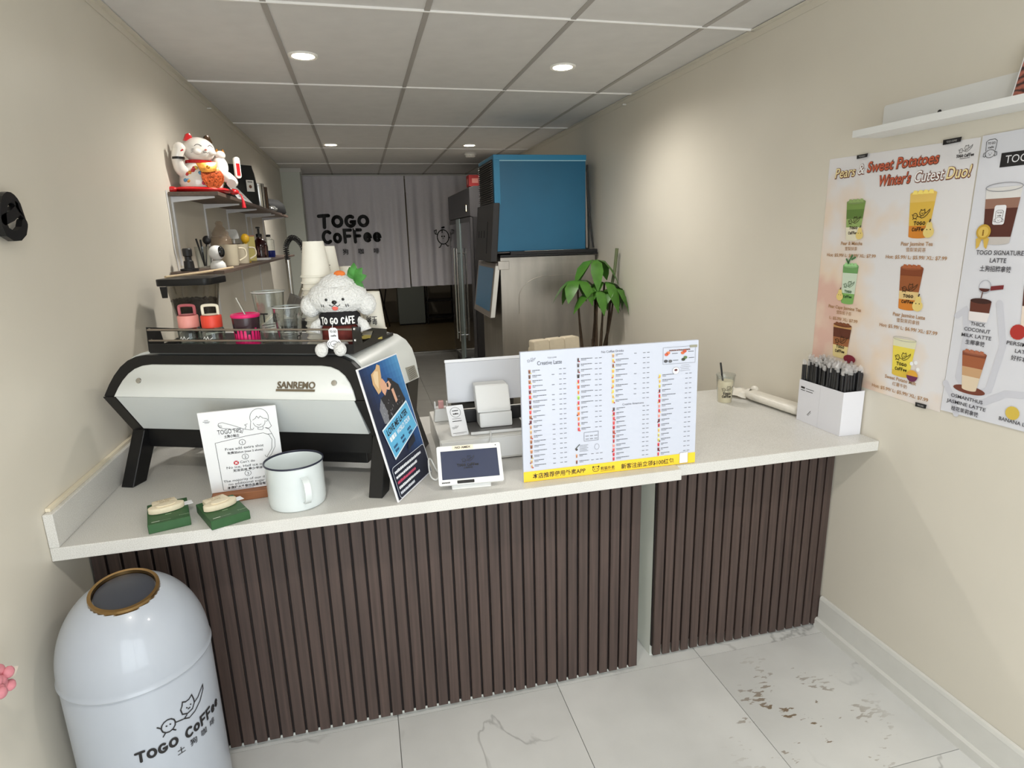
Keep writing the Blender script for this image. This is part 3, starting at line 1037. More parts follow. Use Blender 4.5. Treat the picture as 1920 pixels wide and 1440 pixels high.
p.stroke(circ(.03, .089, .019, n=24), .0012, K, closed=True)
blur_line(p, .019, .093, .022, .004, K, 1, 0, 3)
blur_line(p, .020, .080, .020, .006, K, 1, 0, 4)
blur_line(p, .014, .063, .032, .002, (120, 118, 118), 1, 0, 5)
blur_line(p, .013, .053, .034, .0035, K, 1, 0, 6)
cafe_logo(p, .008, .026, .022, K)
p.rect(.006, .009, .056, .0105, (90, 90, 90)).rect(.014, .0055, .046, .0065, (150, 150, 150))
p.build('printed_design', nmap, nc)

# payment terminal with its cable
pt = thing('payment_terminal', 'white payment terminal with a dark screen and a taped note on top', 'payment terminal', (.180, 1.757, ZT), R(-4.5))
tl_ = R(36)
tmap = lambda a, b, h: (a, math.sin(tl_)*b-h*math.cos(tl_), .022+b*math.cos(tl_)+h*math.sin(tl_))
G().prism(rrect(0, 0, .206, .128, .006), tmap, -.012, 0).build('housing', wplastic, pt, smooth=0, bev=.002)
G().prism([(.04, 0), (.166, 0), (.166, .045), (.04, .045)], lambda a, b, h: (a, .012+h*1.0+b*.4, b), 0, .055).build('stand', wplastic, pt, smooth=0, bev=.004)
G().prism([(.012, .018), (.194, .018), (.194, .11), (.012, .11)], tmap, .0001, .0007).build('screen', M('terminal_screen', (58, 64, 88), rough=.12, coat=.4), pt, smooth=0)
G().prism(rrect(.058, .003, .112, .0125, .002), tmap, .0001, .0016).build('card_slot', dark_m, pt, smooth=0)
G().prism([(.05, .1125), (.118, .1125), (.118, .1265), (.05, .1265)], tmap, .0001, .0006).build('tape_note', M('cream_tape', (236, 226, 204), rough=.6), pt, smooth=0)
p = Print()
p.text('NO AMEX', .084, .1165, .0095, (40, 34, 30), 2, bold=.02, align='c', width=.05, shear=.1)
cafe_logo(p, .078, .070, .04, (18, 18, 26), layer=2)
hand_text(p, 'TOGO CoFFee', .062, .057, .0085, (16, 16, 24), width=.068, layer=2, w=.0022)
p.text('土狗咖啡', .096, .0495, .006, (16, 16, 24), 2, bold=.02, align='c', width=.03)
blur_line(p, .01, .006, .026, .005, (70, 70, 72), 2, 0, 9)
p.disc(.19, .119, .0018, (60, 60, 66), 2)
p.build('printed_design', tmap, pt)
cab = [(.40, 2.002, ZT+.104), (.385, 1.96, ZT+.07), (.335, 1.93, ZT+.025), (.30, 1.93, ZT+.008), (.265, 1.965, ZT+.05), (.235, 1.972, ZT+.05), (.21, 1.95, ZT+.01), (.195, 1.92, ZT+.006), (.175, 1.925, ZT+.05), (.165, 1.9, ZT+.055), (.165, 1.86, ZT+.02), (.18, 1.845, ZT+.008), (.2, 1.86, ZT+.02)]
def smooth_path(pts, n=6):
    pts = [Vector(q) for q in pts]
    out = []
    for i in range(len(pts)-1):
        p0, p1, p2, p3 = pts[max(i-1, 0)], pts[i], pts[i+1], pts[min(i+2, len(pts)-1)]
        for j in range(n):
            t = j/n
            out.append(.5*((2*p1)+(-p0+p2)*t+(2*p0-5*p1+4*p2-p3)*t*t+(-p0+3*p1-3*p2+p3)*t**3))
    out.append(pts[-1])
    return out
tag(G().tube(smooth_path(cab), .0027, 8).build('cable', wplastic), 'white cable looping from the screen base to the payment terminal', 'cable')

# menu board at the front edge
mb = thing('menu_board', 'large white drinks menu board with a yellow strip along the bottom', 'menu', (.453, 1.755, ZT), R(-.6))
ml = R(1.5)
mmap = lambda a, b, h: (a, math.sin(ml)*b-h, b*math.cos(ml)+.0008)
MW, MH = .608, .425
G().prism([(0, 0), (MW, 0), (MW, MH), (0, MH)], mmap, -.012, 0).build('board', M('menu_paper', (200, 205, 219), rough=.35, coat=.1), mb, smooth=0, bev=.001, seg=1)
for x_ in (.12, .46):
    G().prism([(0, 0), (.06, 0), (0, .2)], lambda a, b, h: (x_+h, .0135+a+math.sin(ml)*b, b+.001), 0, .004).build('rear_strut', M('kraft_card', (180, 160, 130), rough=.7), mb, smooth=0)
p = Print()
p.poly([(0, 0), (MW, 0), (MW, .037), (0, .035)], (247, 205, 48), 1)
p.text('本店推荐使用外卖APP', .03, .0105, .0195, (52, 42, 22), 2, bold=.016, width=.18)
p.stroke(rrect(.236, .010, .257, .0255, .006, 3), .0018, (52, 42, 22), 2, closed=True, cap=0)
p.disc(.237, .0255, .003, (52, 42, 22), 2).disc(.256, .0255, .003, (52, 42, 22), 2).disc(.242, .018, .002, (52, 42, 22), 2).disc(.251, .018, .002, (52, 42, 22), 2)
p.text('熊猫外卖', .263, .012, .0135, (52, 42, 22), 2, bold=.01, width=.05).rect(.263, .0075, .313, .0085, (52, 42, 22), 2)
p.text('新客注册立领$100红包', .336, .0085, .0195, (52, 42, 22), 2, bold=.016, width=.192)
p.poly([(.549, .003), (.580, .003), (.580, .042), (.549, .040)], (240, 240, 244), 2)
p.stroke([(.549, .003), (.580, .003), (.580, .042), (.549, .040)], .0008, (80, 76, 60), 3, closed=True, cap=0)
GY = (96, 98, 106)
p.text('Creative Latte', .054, .381, .018, (66, 68, 78), 2, width=.08).text('No Coffee Drinks', .266, .4045, .0105, (96, 96, 108), 2, width=.076).text('Creative Americano', .339, .2265, .0095, (96, 96, 108), 2, width=.075)
cafe_logo(p, .022, .392, .026, (110, 110, 118), lw=.0008)
p.text('TOGO COFFEE', .102, .4, .006, (110, 110, 118), 2, align='c', width=.03)
rnd = random.Random(3)
TEA = [(150, 96, 66), (120, 74, 54), (176, 120, 84), (96, 64, 50), (190, 150, 110)]
FRU = [(200, 70, 72), (226, 120, 70), (150, 190, 70), (214, 92, 60), (196, 64, 80), (226, 170, 90)]
YEL = [(222, 186, 90), (230, 200, 96), (214, 168, 84), (196, 178, 96)]
RED = [(190, 54, 62), (204, 70, 70), (170, 40, 50), (222, 140, 130), (96, 40, 46), (160, 66, 52)]
DRK = [(70, 60, 62), (92, 84, 86), (110, 100, 96), (60, 52, 50)]
def menu_col(xi, y0, y1, n, wtext, xp, cols, xp1=None):
    for i in range(n):
        y_ = y0+(y1-y0)*i/(n-1)
        c = cols(i) if callable(cols) else rnd.choice(cols)
        w_ = rnd.uniform(.0028, .0042)
        p.poly([(xi-w_*.8, y_-.006), (xi+w_*.8, y_-.006), (xi+w_, y_+.004), (xi-w_, y_+.004)], c, 2)
        p.rect(xi-w_, y_+.003, xi+w_, y_+.006, tuple(min(255, int(q*1.2+30)) for q in c), 3)
        if rnd.random() < .5:
            p.disc(xi+rnd.choice((-1, 1))*w_*1.1, y_-.005, .0024, rnd.choice(RED+YEL), 3, n=8)
        L_ = wtext*rnd.uniform(.5, 1)
        x_ = xi+.009
        while x_ < xi+.009+L_:
            d_ = min(rnd.uniform(.003, .008), xi+.009+L_-x_)
            p.rect(x_, y_+.0022, x_+d_-.0008, y_+.0042, GY, 2)
            x_ += d_
        p.rect(xi+.009, y_-.0022, xi+.009+L_*rnd.uniform(.25, .5), y_-.0006, (130, 132, 140), 2)
        for k_ in (0, 1):
            p.rect(xp+.014*k_, y_+.0012, xp+.014*k_+.009, y_+.003, (118, 120, 130), 2)
        if xp1 and rnd.random() < .8:
            p.rect(xp1, y_+.0012, xp1+.009, y_+.003, (118, 120, 130), 2)
menu_col(.028, .362, .052, 20, .048, .124, lambda i: rnd.choice(TEA if i < 2 or i > 12 else TEA+RED), .100)
menu_col(.188, .388, .160, 14, .042, .244, lambda i: DRK[i % 4] if i < 4 else rnd.choice(FRU))
menu_col(.180, .070, .049, 2, .042, .247, TEA, .23)
menu_col(.306, .394, .243, 10, .046, .409, lambda i: rnd.choice(TEA+YEL) if i < 5 else rnd.choice(YEL), .378)
menu_col(.309, .216, .046, 12, .05, .410, lambda i: DRK[i % 4] if i < 1 else rnd.choice(RED))
menu_col(.470, .314, .045, 17, .05, .562, lambda i: rnd.choice(YEL) if i < 3 else rnd.choice(RED if i not in (11, 12, 13) else YEL))
p.stroke([(.480, .352), (.596, .351), (.596, .407), (.480, .407)], .0008, (120, 120, 130), 2, closed=True, cap=0)
blur_line(p, .502, .394, .075, .005, (120, 80, 70), 2, 0, 12)
p.rect(.575, .402, .602, .41, (150, 148, 128), 3)
for (x_, y_, c) in ((.492, .384, (208, 96, 70)), (.498, .389, (226, 130, 84)), (.55, .386, (214, 110, 64)), (.557, .391, (196, 84, 60)), (.490, .362, (70, 70, 76)), (.506, .361, (96, 96, 100)), (.553, .364, (60, 66, 52)), (.560, .370, (96, 120, 70))):
    p.disc(x_, y_, .007, c, 3, ry=.005, n=12)
for (x_, y_) in ((.512, .385), (.57, .388), (.515, .362), (.572, .367)):
    p.rect(x_, y_, x_+.02, y_+.0018, GY, 2)
p.disc(.527, .328, .012, (250, 250, 252), 2).stroke(circ(.527, .328, .012, n=16), .0008, GY, 3, closed=True, cap=0).disc(.527, .330, .006, (96, 50, 50), 3, ry=.004)
for i in range(4):
    p.stroke([(.545-.003*(i % 2), .344-.006*i), (.575+.004*(i % 2), .345-.006*i)], .0009, (150, 150, 158), 2, cap=0)
p.stroke([(.206, .118), (.255, .118), (.255, .148), (.206, .147)], .0012, (120, 122, 132), 2, closed=True, cap=0)
for i in range(3):
    for j in range(2):
        p.rect(.211+.015*i, .123+.010*j, .222+.015*i, .1255+.010*j, (140, 142, 150), 2)
p.stroke([(.176, .094), (.19, .108)], .003, (80, 84, 80), 2).disc(.18, .092, .004, DRK[0], 2)
for i in range(5):
    p.rect(.19, .104-.005*i, .19+.03-.004*(i % 2), .1055-.005*i, (150, 152, 160), 2)
p.stroke(circ(.25, .095, .008, .01, 12), .0008, (110, 110, 120), 2, closed=True, cap=0)
p.build('printed_design', mmap, mb)

# iced milk drink with a straw
def clear_mat(name, tint=(246, 248, 247), refl=.35, rough=.04):
    if name in MATS:
        return MATS[name]
    m = bpy.data.materials.new(name)
    m.use_nodes = True
    nt = m.node_tree
    nt.nodes.remove(nt.nodes['Principled BSDF'])
    out = nt.nodes['Material Output']
    tr = nt.nodes.new('ShaderNodeBsdfTransparent')
    tr.inputs[0].default_value = lin(tint)
    gl = nt.nodes.new('ShaderNodeBsdfGlossy')
    gl.inputs['Roughness'].default_value = rough
    lw = nt.nodes.new('ShaderNodeLayerWeight')
    lw.inputs[0].default_value = refl
    ml_ = nt.nodes.new('ShaderNodeMath')
    ml_.operation = 'MULTIPLY_ADD'
    ml_.inputs[1].default_value = .75
    ml_.inputs[2].default_value = .03
    mx = nt.nodes.new('ShaderNodeMixShader')
    nt.links.new(lw.outputs['Facing'], ml_.inputs[0])
    nt.links.new(ml_.outputs[0], mx.inputs[0])
    nt.links.new(tr.outputs[0], mx.inputs[1])
    nt.links.new(gl.outputs[0], mx.inputs[2])
    nt.links.new(mx.outputs[0], out.inputs[0])
    MATS[name] = m
    return m
clear_m = clear_mat('clear_plastic', refl=.3)
dk = thing('iced_drink', 'plastic cup of creamy drink with a black straw by the right wall', 'cup', (1.592, 2.395, ZT))
G().lathe([(0, 0), (.030, 0), (.034, .10), (0, .1005)], 32).build('drink', M('milk_tea', (230, 218, 188), rough=.5), dk)
G().lathe([(0, -.0), (.0315, 0), (.042, .125), (.0405, .125), (.0345, .1)], 32).build('cup', clear_m, dk)
G().lathe([(.043, .123), (.0445, .127), (.043, .131), (.03, .134), (0, .134)], 32).build('lid', clear_m, dk)
G().cyl((.0, .0, .02), (-.028, .005, .185), .0042, 10).build('straw', dark_m, dk)
p = Print()
cafe_logo(p, -.022, .056, .05, (40, 32, 28))
hand_text(p, 'TOGO', -.016, .04, .011, (40, 32, 28), width=.034, w=.0026)
hand_text(p, 'CoFFee', -.019, .026, .011, (40, 32, 28), width=.04, w=.0026)
def cyl_map(rfun, a0):
    def f(a, b, h):
        r_ = rfun(b)+h
        t_ = a0+a/rfun(b)
        return (r_*math.cos(t_), r_*math.sin(t_), b)
    return f
p.build('printed_logo', cyl_map(lambda b: .0318+b*.084, R(-110)), dk)

# bag of cup sleeves lying behind it
foil = M('clear_wrapped_paper', (226, 221, 210), rough=.35, noise=.03, scale=50, bump=.25)
bgp = thing('sleeve_pack', 'clear bag of stacked white cup lids lying along the right wall', 'pack', (1.763, 2.085, ZT), R(97))
g = G()
prof = [(0, .03), (.01, .036), (.06, .038), (.2, .036), (.28, .036), (.305, .03)]
pts = [(a, 0, .03) for a, b in prof]
g.tube(pts, [b*.8 for a, b in prof], 14)
g.v = [(x_, y_*1.45, min(max(z_*.85, .001), .043)) for x_, y_, z_ in g.v]
g.build('stack', foil, bgp, smooth=60)
g2 = G()
for i in range(4):
    g2.tube([(0-.001-i*.0035, .03*math.cos(q), .03+.022*math.sin(q)) for q in [2*PI*j/16 for j in range(16)]], .0017, 5, closed=True)
g2.build('lid_edges', paper_m, bgp)
g = G()
rr = random.Random(5)
N1, N2 = 9, 7
vs = []
for i in range(N1):
    for j in range(N2):
        a, b = i/(N1-1), j/(N2-1)
        vs.append((.31+.13*a, (b-.5)*(.05+.075*math.sin(a*2.6)), .004+.034*math.sin(PI*b)*(1-.55*a)+rr.uniform(0, .012)))
g.add(vs, [(i*N2+j, i*N2+j+1, (i+1)*N2+j+1, (i+1)*N2+j) for i in range(N1-1) for j in range(N2-1)])
g.add([(x_, y_, .001) for x_, y_, z_ in vs], [(i*N2+j, i*N2+j+1, (i+1)*N2+j+1, (i+1)*N2+j) for i in range(N1-1) for j in range(N2-1)])
g.build('bag_tail', foil, bgp, smooth=20)
G().ell((.315, -.03, .045), (.022, .014, .014), 10, 7).build('bag_knot', foil, bgp, smooth=20)

# two white boxes of wrapped black straws
straw_m = M('black_straw', (30, 29, 31), rough=.35)
wrap_m = M('clear_film', (215, 212, 210), rough=.15, alpha=.35, spec=.8)
sbm = M('white_card', (222, 222, 228), rough=.5)
def straw_box(y0, y1, label, seed, n, front):
    x0, x1 = 1.714, 1.808
    t = thing('straw_box', label, 'box', (x0, y0, ZT), 0)
    d = y1-y0
    w = x1-x0
    th = .0018
    hh = .172
    G().box(0, 0, 0, w, d, th).box(0, 0, th, w, th, hh).box(0, d-th, th, w, d, hh).box(0, th, th, th, d-th, hh).box(w-th, th, th, w, d-th, hh).build('carton', sbm, t, smooth=0)
    if not front:
        q = Print()
        q.rect(.012, .138, .034, .146, INK).rect(.04, .14, .085, .142, INK).rect(.012, .13, .036, .1325, INK).rect(.042, .13, .08, .1325, INK)
        q.stroke([(.06, .035), (.078, .056)], .0022, INK, cap=0).stroke([(.064, .032), (.08, .05)], .0012, INK, cap=0)
        q.build('carton_print', lambda a, b, h: (-h, d-a, b), t)
    r_ = random.Random(seed)
    k = 0
    nx_ = 5
    ny_ = n
    for i in range(nx_):
        for j in range(ny_):
            x_ = .012+(w-.024)*i/(nx_-1)+r_.uniform(-.004, .004)
            y_ = .010+(d-.02)*j/(ny_-1)+r_.uniform(-.002, .002)
            lean_x, lean_y = r_.uniform(-.004, .004), r_.uniform(-.004, .009)
            top = .238+r_.uniform(-.012, .012)+(.004 if not front else 0)
            s_ = thing('wrapped_straw', 'black drinking straw in clear wrap, standing in the ' + ('front' if front else 'rear') + ' white straw box', 'straw', (x0+x_, y0+y_, ZT+th+.001), 0, 'wrapped straws in the ' + ('front' if front else 'rear') + ' white box')
            if k == 0 or True:
                G().cyl((0, 0, 0), (lean_x, lean_y, top), .0054, 7).build('tube', straw_m, s_)
                G().tube([(lean_x, lean_y, top+.0005), (lean_x*1.1, lean_y*1.1+r_.uniform(-.004, .004), top+.01), (lean_x+r_.uniform(-.008, .008), lean_y+r_.uniform(-.008, .008), top+.021)], [.0054, .007, .0035], 5).build('wrap_end', wrap_m, s_, smooth=0)
            k += 1
straw_box(1.822, 1.9405, 'white straw box nearest the counter edge, at the right wall', 11, 10, True)
straw_box(1.9415, 2.060, 'white straw box with small print, behind the front straw box', 12, 10, False)
# ------------------------------------------------------------------ things standing on the machine's cup tray
TZ = ZT+.4528
em_rot = Matrix.Rotation(R(-22.7), 3, 'Z')
def on_tray(u, v):
    q = em_rot @ Vector((u, v, 0))
    return (-.83+q.x, 2.115+q.y, TZ)
glass_m = clear_mat('clear_glass', (236, 240, 238), .28)
def handle_bottle(u, v, lid, ring, label):
    t = thing('glass_bottle', label, 'bottle', on_tray(u, v), R(-10))
    G().lathe([(0, .0), (.033, 0), (.035, .004), (.035, .056), (.030, .066), (.028, .066), (.033, .055), (.033, .006), (0, .004)], 28).build('glass_body', glass_m, t)
    l = G().lathe([(0, .0665), (.030, .0665), (.0305, .069), (.0305, .101), (.029, .104), (0, .105)], 28).build('lid', lid, t)
    G().lathe([(0, .1052), (.024, .1052), (.026, .107), (0, .109)], 24).build('lid_top', ring, l)
    pts = [(-.023, 0, .105), (-.0235, 0, .128), (-.019, 0, .134), (0, 0, .1355), (.019, 0, .134), (.0235, 0, .128), (.023, 0, .105)]
    G().tube(smooth_path(pts, 3), .0046, 8).build('carry_loop', ring, l)
    p = Print()
    p.stroke([(-.014, .034), (-.008, .04), (-.004, .03), (.002, .041), (.006, .03), (.016, .037)], .002, (225, 225, 222)).stroke([(-.012, .026), (.014, .028)], .0016, (225, 225, 222))
    p.build('painted_mark', cyl_map(lambda b: .0352, R(-100)), t)
handle_bottle(.268, .095, M('pink_lid', (226, 150, 140), rough=.45), M('dusty_pink_loop', (176, 92, 98), rough=.45), 'glass bottle with a pale pink lid and dusty pink carry loop')
handle_bottle(.349, .095, M('red_lid', (226, 70, 50), rough=.45), M('cream_loop', (232, 224, 204), rough=.45), 'glass bottle with a red lid and cream carry loop')

t = thing('tumbler', 'dark tumbler with a hot pink lid, metal straw and pink splashes', 'tumbler', on_tray(.460, .105))
G().lathe([(0, 0), (.033, 0), (.035, .004), (.041, .098), (.0385, .098), (0, .095)], 32).build('body', M('smoked_plastic', (58, 40, 46), rough=.2), t)
pink = M('hot_pink_plastic', (226, 36, 110), rough=.35)
G().lathe([(.0415, .096), (.0435, .099), (.0435, .104), (.041, .107), (.034, .108), (.031, .104), (0, .103)], 32).build('lid', pink, t)
G().cyl((0, 0, .1035), (-.022, .012, .155), .0034, 10).build('straw', chrome_m, t)
g = G()
for i in range(22):
    a_ = 2*PI*i/22
    hh = .030+.020*abs(math.sin(i*2.4))
    r0, r1 = .0348+.0612*.012, .0348+.0612*hh
    for (aa, bb) in ((a_, a_+.31),):
        g.add([((r0+.0014)*math.cos(aa), (r0+.0014)*math.sin(aa), .010), ((r0+.0014)*math.cos(bb), (r0+.0014)*math.sin(bb), .010),
               ((r1+.0016)*math.cos(bb-.07), (r1+.0016)*math.sin(bb-.07), hh+.014), ((r1+.0016)*math.cos(aa+.07), (r1+.0016)*math.sin(aa+.07), hh+.014)], [(0, 1, 2, 3)])
g.build('pink_splash', pink, t, smooth=0)

def clear_cup(u, v, r0, r1, h, word, label, size):
    t = thing('plastic_cup', label, 'cup', on_tray(u, v))
    G().lathe([(0, .001), (r0, 0), (r0+.001, .003), (r1, h-.002), (r1+.003, h), (r1+.003, h+.004), (r1, h+.004), (r1-.0015, h-.004), (r0, .004), (0, .004)], 36).build('cup', clear_m, t)
    G().lathe([(r1+.001, h+.0), (r1+.004, h+.001), (r1+.004, h+.004), (r1+.001, h+.004)], 36).build('rolled_rim', M('clear_rim', (225, 228, 228), rough=.1, alpha=.6), t)
    p = Print()
    p.text(word, 0, h*.44, size, (36, 34, 34), 1, bold=.01, align='c', shear=.05)
    p.stroke([(-.02, h*.38), (.02, h*.40)], .0022, (36, 34, 34)).stroke([(-.012, h*.33), (.018, h*.35)], .0018, (36, 34, 34))
    p.text('♂', .026, h*.22, .022, (36, 34, 34), 1)
    p.build('marker_writing', cyl_map(lambda b: r0+(r1-r0)*b/h+.0008, R(-95)), t)
clear_cup(.495, .19, .033, .049, .165, '1T B', 'tall clear plastic cup marked in black pen', .042)
clear_cup(.603, .108, .031, .043, .125, 'LARGE', 'shorter clear plastic cup marked LARGE in black pen', .021)

# paper cups: nested stacks, mouth down
cup_m = M('white_paper_cup', (226, 222, 210), rough=.6, noise=.01, scale=60)
def cup_mesh(r_rim, r_base, h):
    return G().lathe([(r_rim-.004, .0), (r_rim+.001, -.0005), (r_rim+.003, .002), (r_rim+.0015, .005), (r_rim-.001, .006), (r_base+.0012, h-.008), (r_base, h), (r_base-.0025, h), (r_base-.003, h-.006), (0, h-.007)], 28)
ORD = ['topmost', 'second from top', 'third from top', 'fourth from top', 'fifth from top', 'sixth from top', 'seventh from top', 'eighth from top', 'ninth from top', 'tenth from top', 'eleventh from top', 'bottom']
def cup_stack(u, v, n, r_rim, r_base, h, pitch, label, group, word=None, off=0.0):
    base = on_tray(u, v)
    first = None
    for i in range(n):
        if first is None:
            first = cup_mesh(r_rim, r_base, h).build('paper_cup', cup_m)
            o = first
        else:
            o = link('paper_cup', first.data)
        o.location = (base[0]+random.uniform(-.0008, .0008), base[1]+random.uniform(-.0008, .0008), base[2]+off+.001+i*pitch)
        tag(o, ORD[n-1-i]+' '+label, 'cup', group)
    if word:
        p = Print()
        p.text(word, 0, .058, .019, (40, 36, 36), 1, bold=.02, align='c', rot=180, width=.036)
        p.it = [([(x_, y_-.01) for x_, y_ in a], b, c, d) for a, b, c, d in p.it]
        p.text('咖 啡', 0, .022, .018, (40, 36, 36), 1, bold=.02, align='c', width=.036)
        q = p.build('printed_logo', cyl_map(lambda b: r_rim+.001-(r_rim-r_base)*b/h, R(-100)), o)
    return o
cup_stack(.682, .165, 12, .046, .031, .108, .0193, 'white paper cup in the tallest upturned stack behind the plush dog', 'cups in the tallest stack')
cup_stack(.668, .275, 12, .042, .029, .108, .0178, 'white paper cup in the printed stack right behind the tallest stack', 'cups in the second tallest stack', '土狗')
cup_stack(.69, .388, 8, .042, .029, .108, .0178, 'white paper cup in the low stack hidden behind the plush dog', 'cups in the low stack')
cup_stack(.785, .345, 2, .040, .027, .13, .018, 'white paper cup upturned at the right tray end', 'cups at the tray end', '土狗', off=.0)
yl = thing('yellow_wrapper', 'crumpled yellow wrapper under the cups at the tray end', 'wrapper', on_tray(.80, .26))
g = G()
rr = random.Random(2)
vs = [((i-3)*.014+rr.uniform(-.004, .004), (j-2)*.014+rr.uniform(-.004, .004), .0015+rr.uniform(0, .008)) for i in range(7) for j in range(5)]
g.add(vs, [(i*5+j, i*5+j+1, (i+1)*5+j+1, (i+1)*5+j) for i in range(6) for j in range(4)])
g.add([(a, b, c-.0012) for a, b, c in vs], [(i*5+j, i*5+j+1, (i+1)*5+j+1, (i+1)*5+j) for i in range(6) for j in range(4)])
g.build('sheet', M('yellow_film', (232, 214, 110), rough=.4), yl, smooth=0)

# plush dog
def fluffy(name):
    m = M(name, (232, 232, 230), rough=.9, noise=.04, scale=160, bump=.9, sheen=.3)
    return m
fur = fluffy('white_plush')
px, py = on_tray(.765, .125)[:2]
pd = thing('plush_dog', 'white fluffy plush dog in a brown shirt sitting on the tray edge', 'plush toy', (px, py, TZ), R(-6))
def blob(g, c, r, amp, seed, nu=48, nv=30):
    rr = random.Random(seed)
    base = len(g.v)
    g.ell(c, r, nu, nv)
    out = []
    for i in range(base, len(g.v)):
        v_ = Vector(g.v[i])-Vector(c)
        k_ = 1+rr.uniform(-amp, amp)
        out.append(tuple(Vector(c)+v_*k_))
    g.v[base:] = out
hz = .155
g = G()
blob(g, (0, 0, hz-.002), (.090, .058, .054), .03, 1)
blob(g, (0, .004, hz+.02), (.062, .05, .05), .035, 2, 36, 24)
g.build('head', fur, pd, smooth=80)
for s_ in (-1, 1):
    g = G()
    blob(g, (s_*.083, .0, hz-.026), (.030, .03, .034), .045, 3+s_, 28, 18)
    g.build('ear', fur, pd, smooth=80)
shirt = M('brown_plush_shirt', (112, 44, 36), rough=.8, noise=.2, scale=70)
G().lathe([(0, .0), (.050, .002), (.058, .02), (.056, .06), (.05, .095), (.03, .11), (0, .112)], 32, sy=.75).build('shirt', shirt, pd, smooth=60)
co = G().lathe([(.055, .070), (.065, .072), (.062, .1), (.05, .112), (.044, .11)], 32, sy=.8).build('collar', M('black_collar', (22, 20, 22), rough=.8), pd)
p = Print()
hand_text(p, 'TO GO CAFE', -.053, .077, .020, (238, 238, 236), width=.106, w=.004, layer=2)
def col_map(a, b, h):
    t_ = R(-90)+a/.065
    return ((.0655+h)*math.cos(t_), (.0655+h)*.8*math.sin(t_)-.001, b)
p.build('collar_lettering', col_map, co)
for s_ in (-1, 1):
    G().tube(smooth_path([(s_*.048, -.008, .085), (s_*.068, -.016, .07), (s_*.076, -.02, .05)], 3), [.014]*3+[.017]*3+[.02], 12).build('arm', fur, pd, smooth=80)
    g = G()
    g.tube(smooth_path([(s_*.024-.012, -.03, .012), (s_*.026-.018, -.062, .012), (s_*.027-.022, -.085, .004)], 3), [.013]*4+[.015]*3, 12)
    g.ell((s_*.027-.022, -.09, .006), (.019, .016, .021), 16, 12)
    g.build('foot', fur, pd, smooth=80)
# face drawn on: eyes, nose, mouth, tongue, whiskers
g = G()
def fpt(a, b, d=0):
    zz = min(.98, (a/.090)**2+((b+.002)/.054)**2)
    return (a, -.058*math.sqrt(1-zz)-.0015-d, hz+b)
for a_ in (-.027, .022):
    G().ell(fpt(a_, -.004), (.0042, .002, .0042), 10, 6).build('eye', M('black_bead', (18, 17, 18), rough=.2), pd)
G().ell(fpt(-.004, -.012), (.0075, .004, .006), 12, 8).build('nose', MATS['black_bead'], pd)
G().ell(fpt(-.004, -.03), (.009, .0026, .0075), 12, 8).build('tongue', M('pink_felt', (222, 104, 92), rough=.8), pd)
for pts in ([(-.02, -.02), (-.012, -.025), (-.004, -.019), (.004, -.025), (.012, -.02)], [(-.038, -.019), (-.037, -.027)], [(-.044, -.018), (-.043, -.026)], [(.034, -.019), (.035, -.027)], [(.028, -.02), (.029, -.028)]):
    G().tube([fpt(*q, .0006) for q in pts], .0011, 6).build('stitch', MATS['black_bead'], pd)
tg = G().prism([(.022*math.cos(q)*.95, .017*math.sin(q)) for q in [2*PI*i/20 for i in range(20)]], lambda a, b, h: (a-.012, -.0785-h, .022+b), 0, .002).prism([(-.013, .012), (.013, .012), (.013, .042), (.007, .048), (-.007, .048), (-.013, .042)], lambda a, b, h: (a-.012, -.0786-h, .022+b), 0, .0018).build('name_tag', paper_m, pd, smooth=0)
p = Print()
p.text('TO GO', 0, .034, .009, INK, 1, bold=.02, align='c', width=.02).text('cafe', 0, .022, .008, INK, 1, bold=.02, align='c', width=.016)
p.stroke(circ(0, 0, .011, .009, 14), .0012, INK, closed=True).stroke([(-.012, .007), (-.018, .002), (-.014, -.007)], .0012, INK).stroke([(.012, .007), (.018, .002), (.014, -.007)], .0012, INK).stroke([(-.003, -.001), (.003, -.001)], .0014, INK)
p.build('tag_print', lambda a, b, h: (a-.012, -.0806-h, .022+b), tg)
G().tube([(-.014, -.079, .068), (-.012, -.061, .09)], .0008, 5).build('tag_string', paper_m, tg)
# carrot and leaf on its head
ca = G().ell((.012, -.008, hz+.069), (.017, .010, .0095), 16, 10).build('felt_carrot', M('orange_felt', (222, 118, 50), rough=.8), pd)
leaf_m = M('green_fabric_leaf', (64, 128, 52), rough=.6, noise=.25, scale=60)
rr = random.Random(9)
lf = []
for i, (dx, dz, l_) in enumerate(((.004, .044, .05), (.022, .026, .046), (.03, .008, .044), (-.008, .026, .04), (.016, -.022, .05), (.022, -.038, .04))):
    c0 = Vector((.052, .0, hz+.05))
    d_ = Vector((dx, rr.uniform(-.01, .01), dz)).normalized()
    s_ = Vector((-d_.z, rr.uniform(-.3, .3), d_.x)).normalized()
    g = G()
    vs = []
    for k_, wd in ((0, .002), (.25, .011), (.5, .014), (.8, .008), (1, .001)):
        q = c0+d_*l_*k_+Vector((0, -.01*math.sin(k_*3), 0))
        vs += [q-s_*wd, q+Vector((0, -.003, 0)), q+s_*wd]
    g.add(vs, [(r_*3+c_, r_*3+c_+1, r_*3+c_+4, r_*3+c_+3) for r_ in range(4) for c_ in range(2)])
    g.build('fabric_leaf', leaf_m, pd, smooth=60)
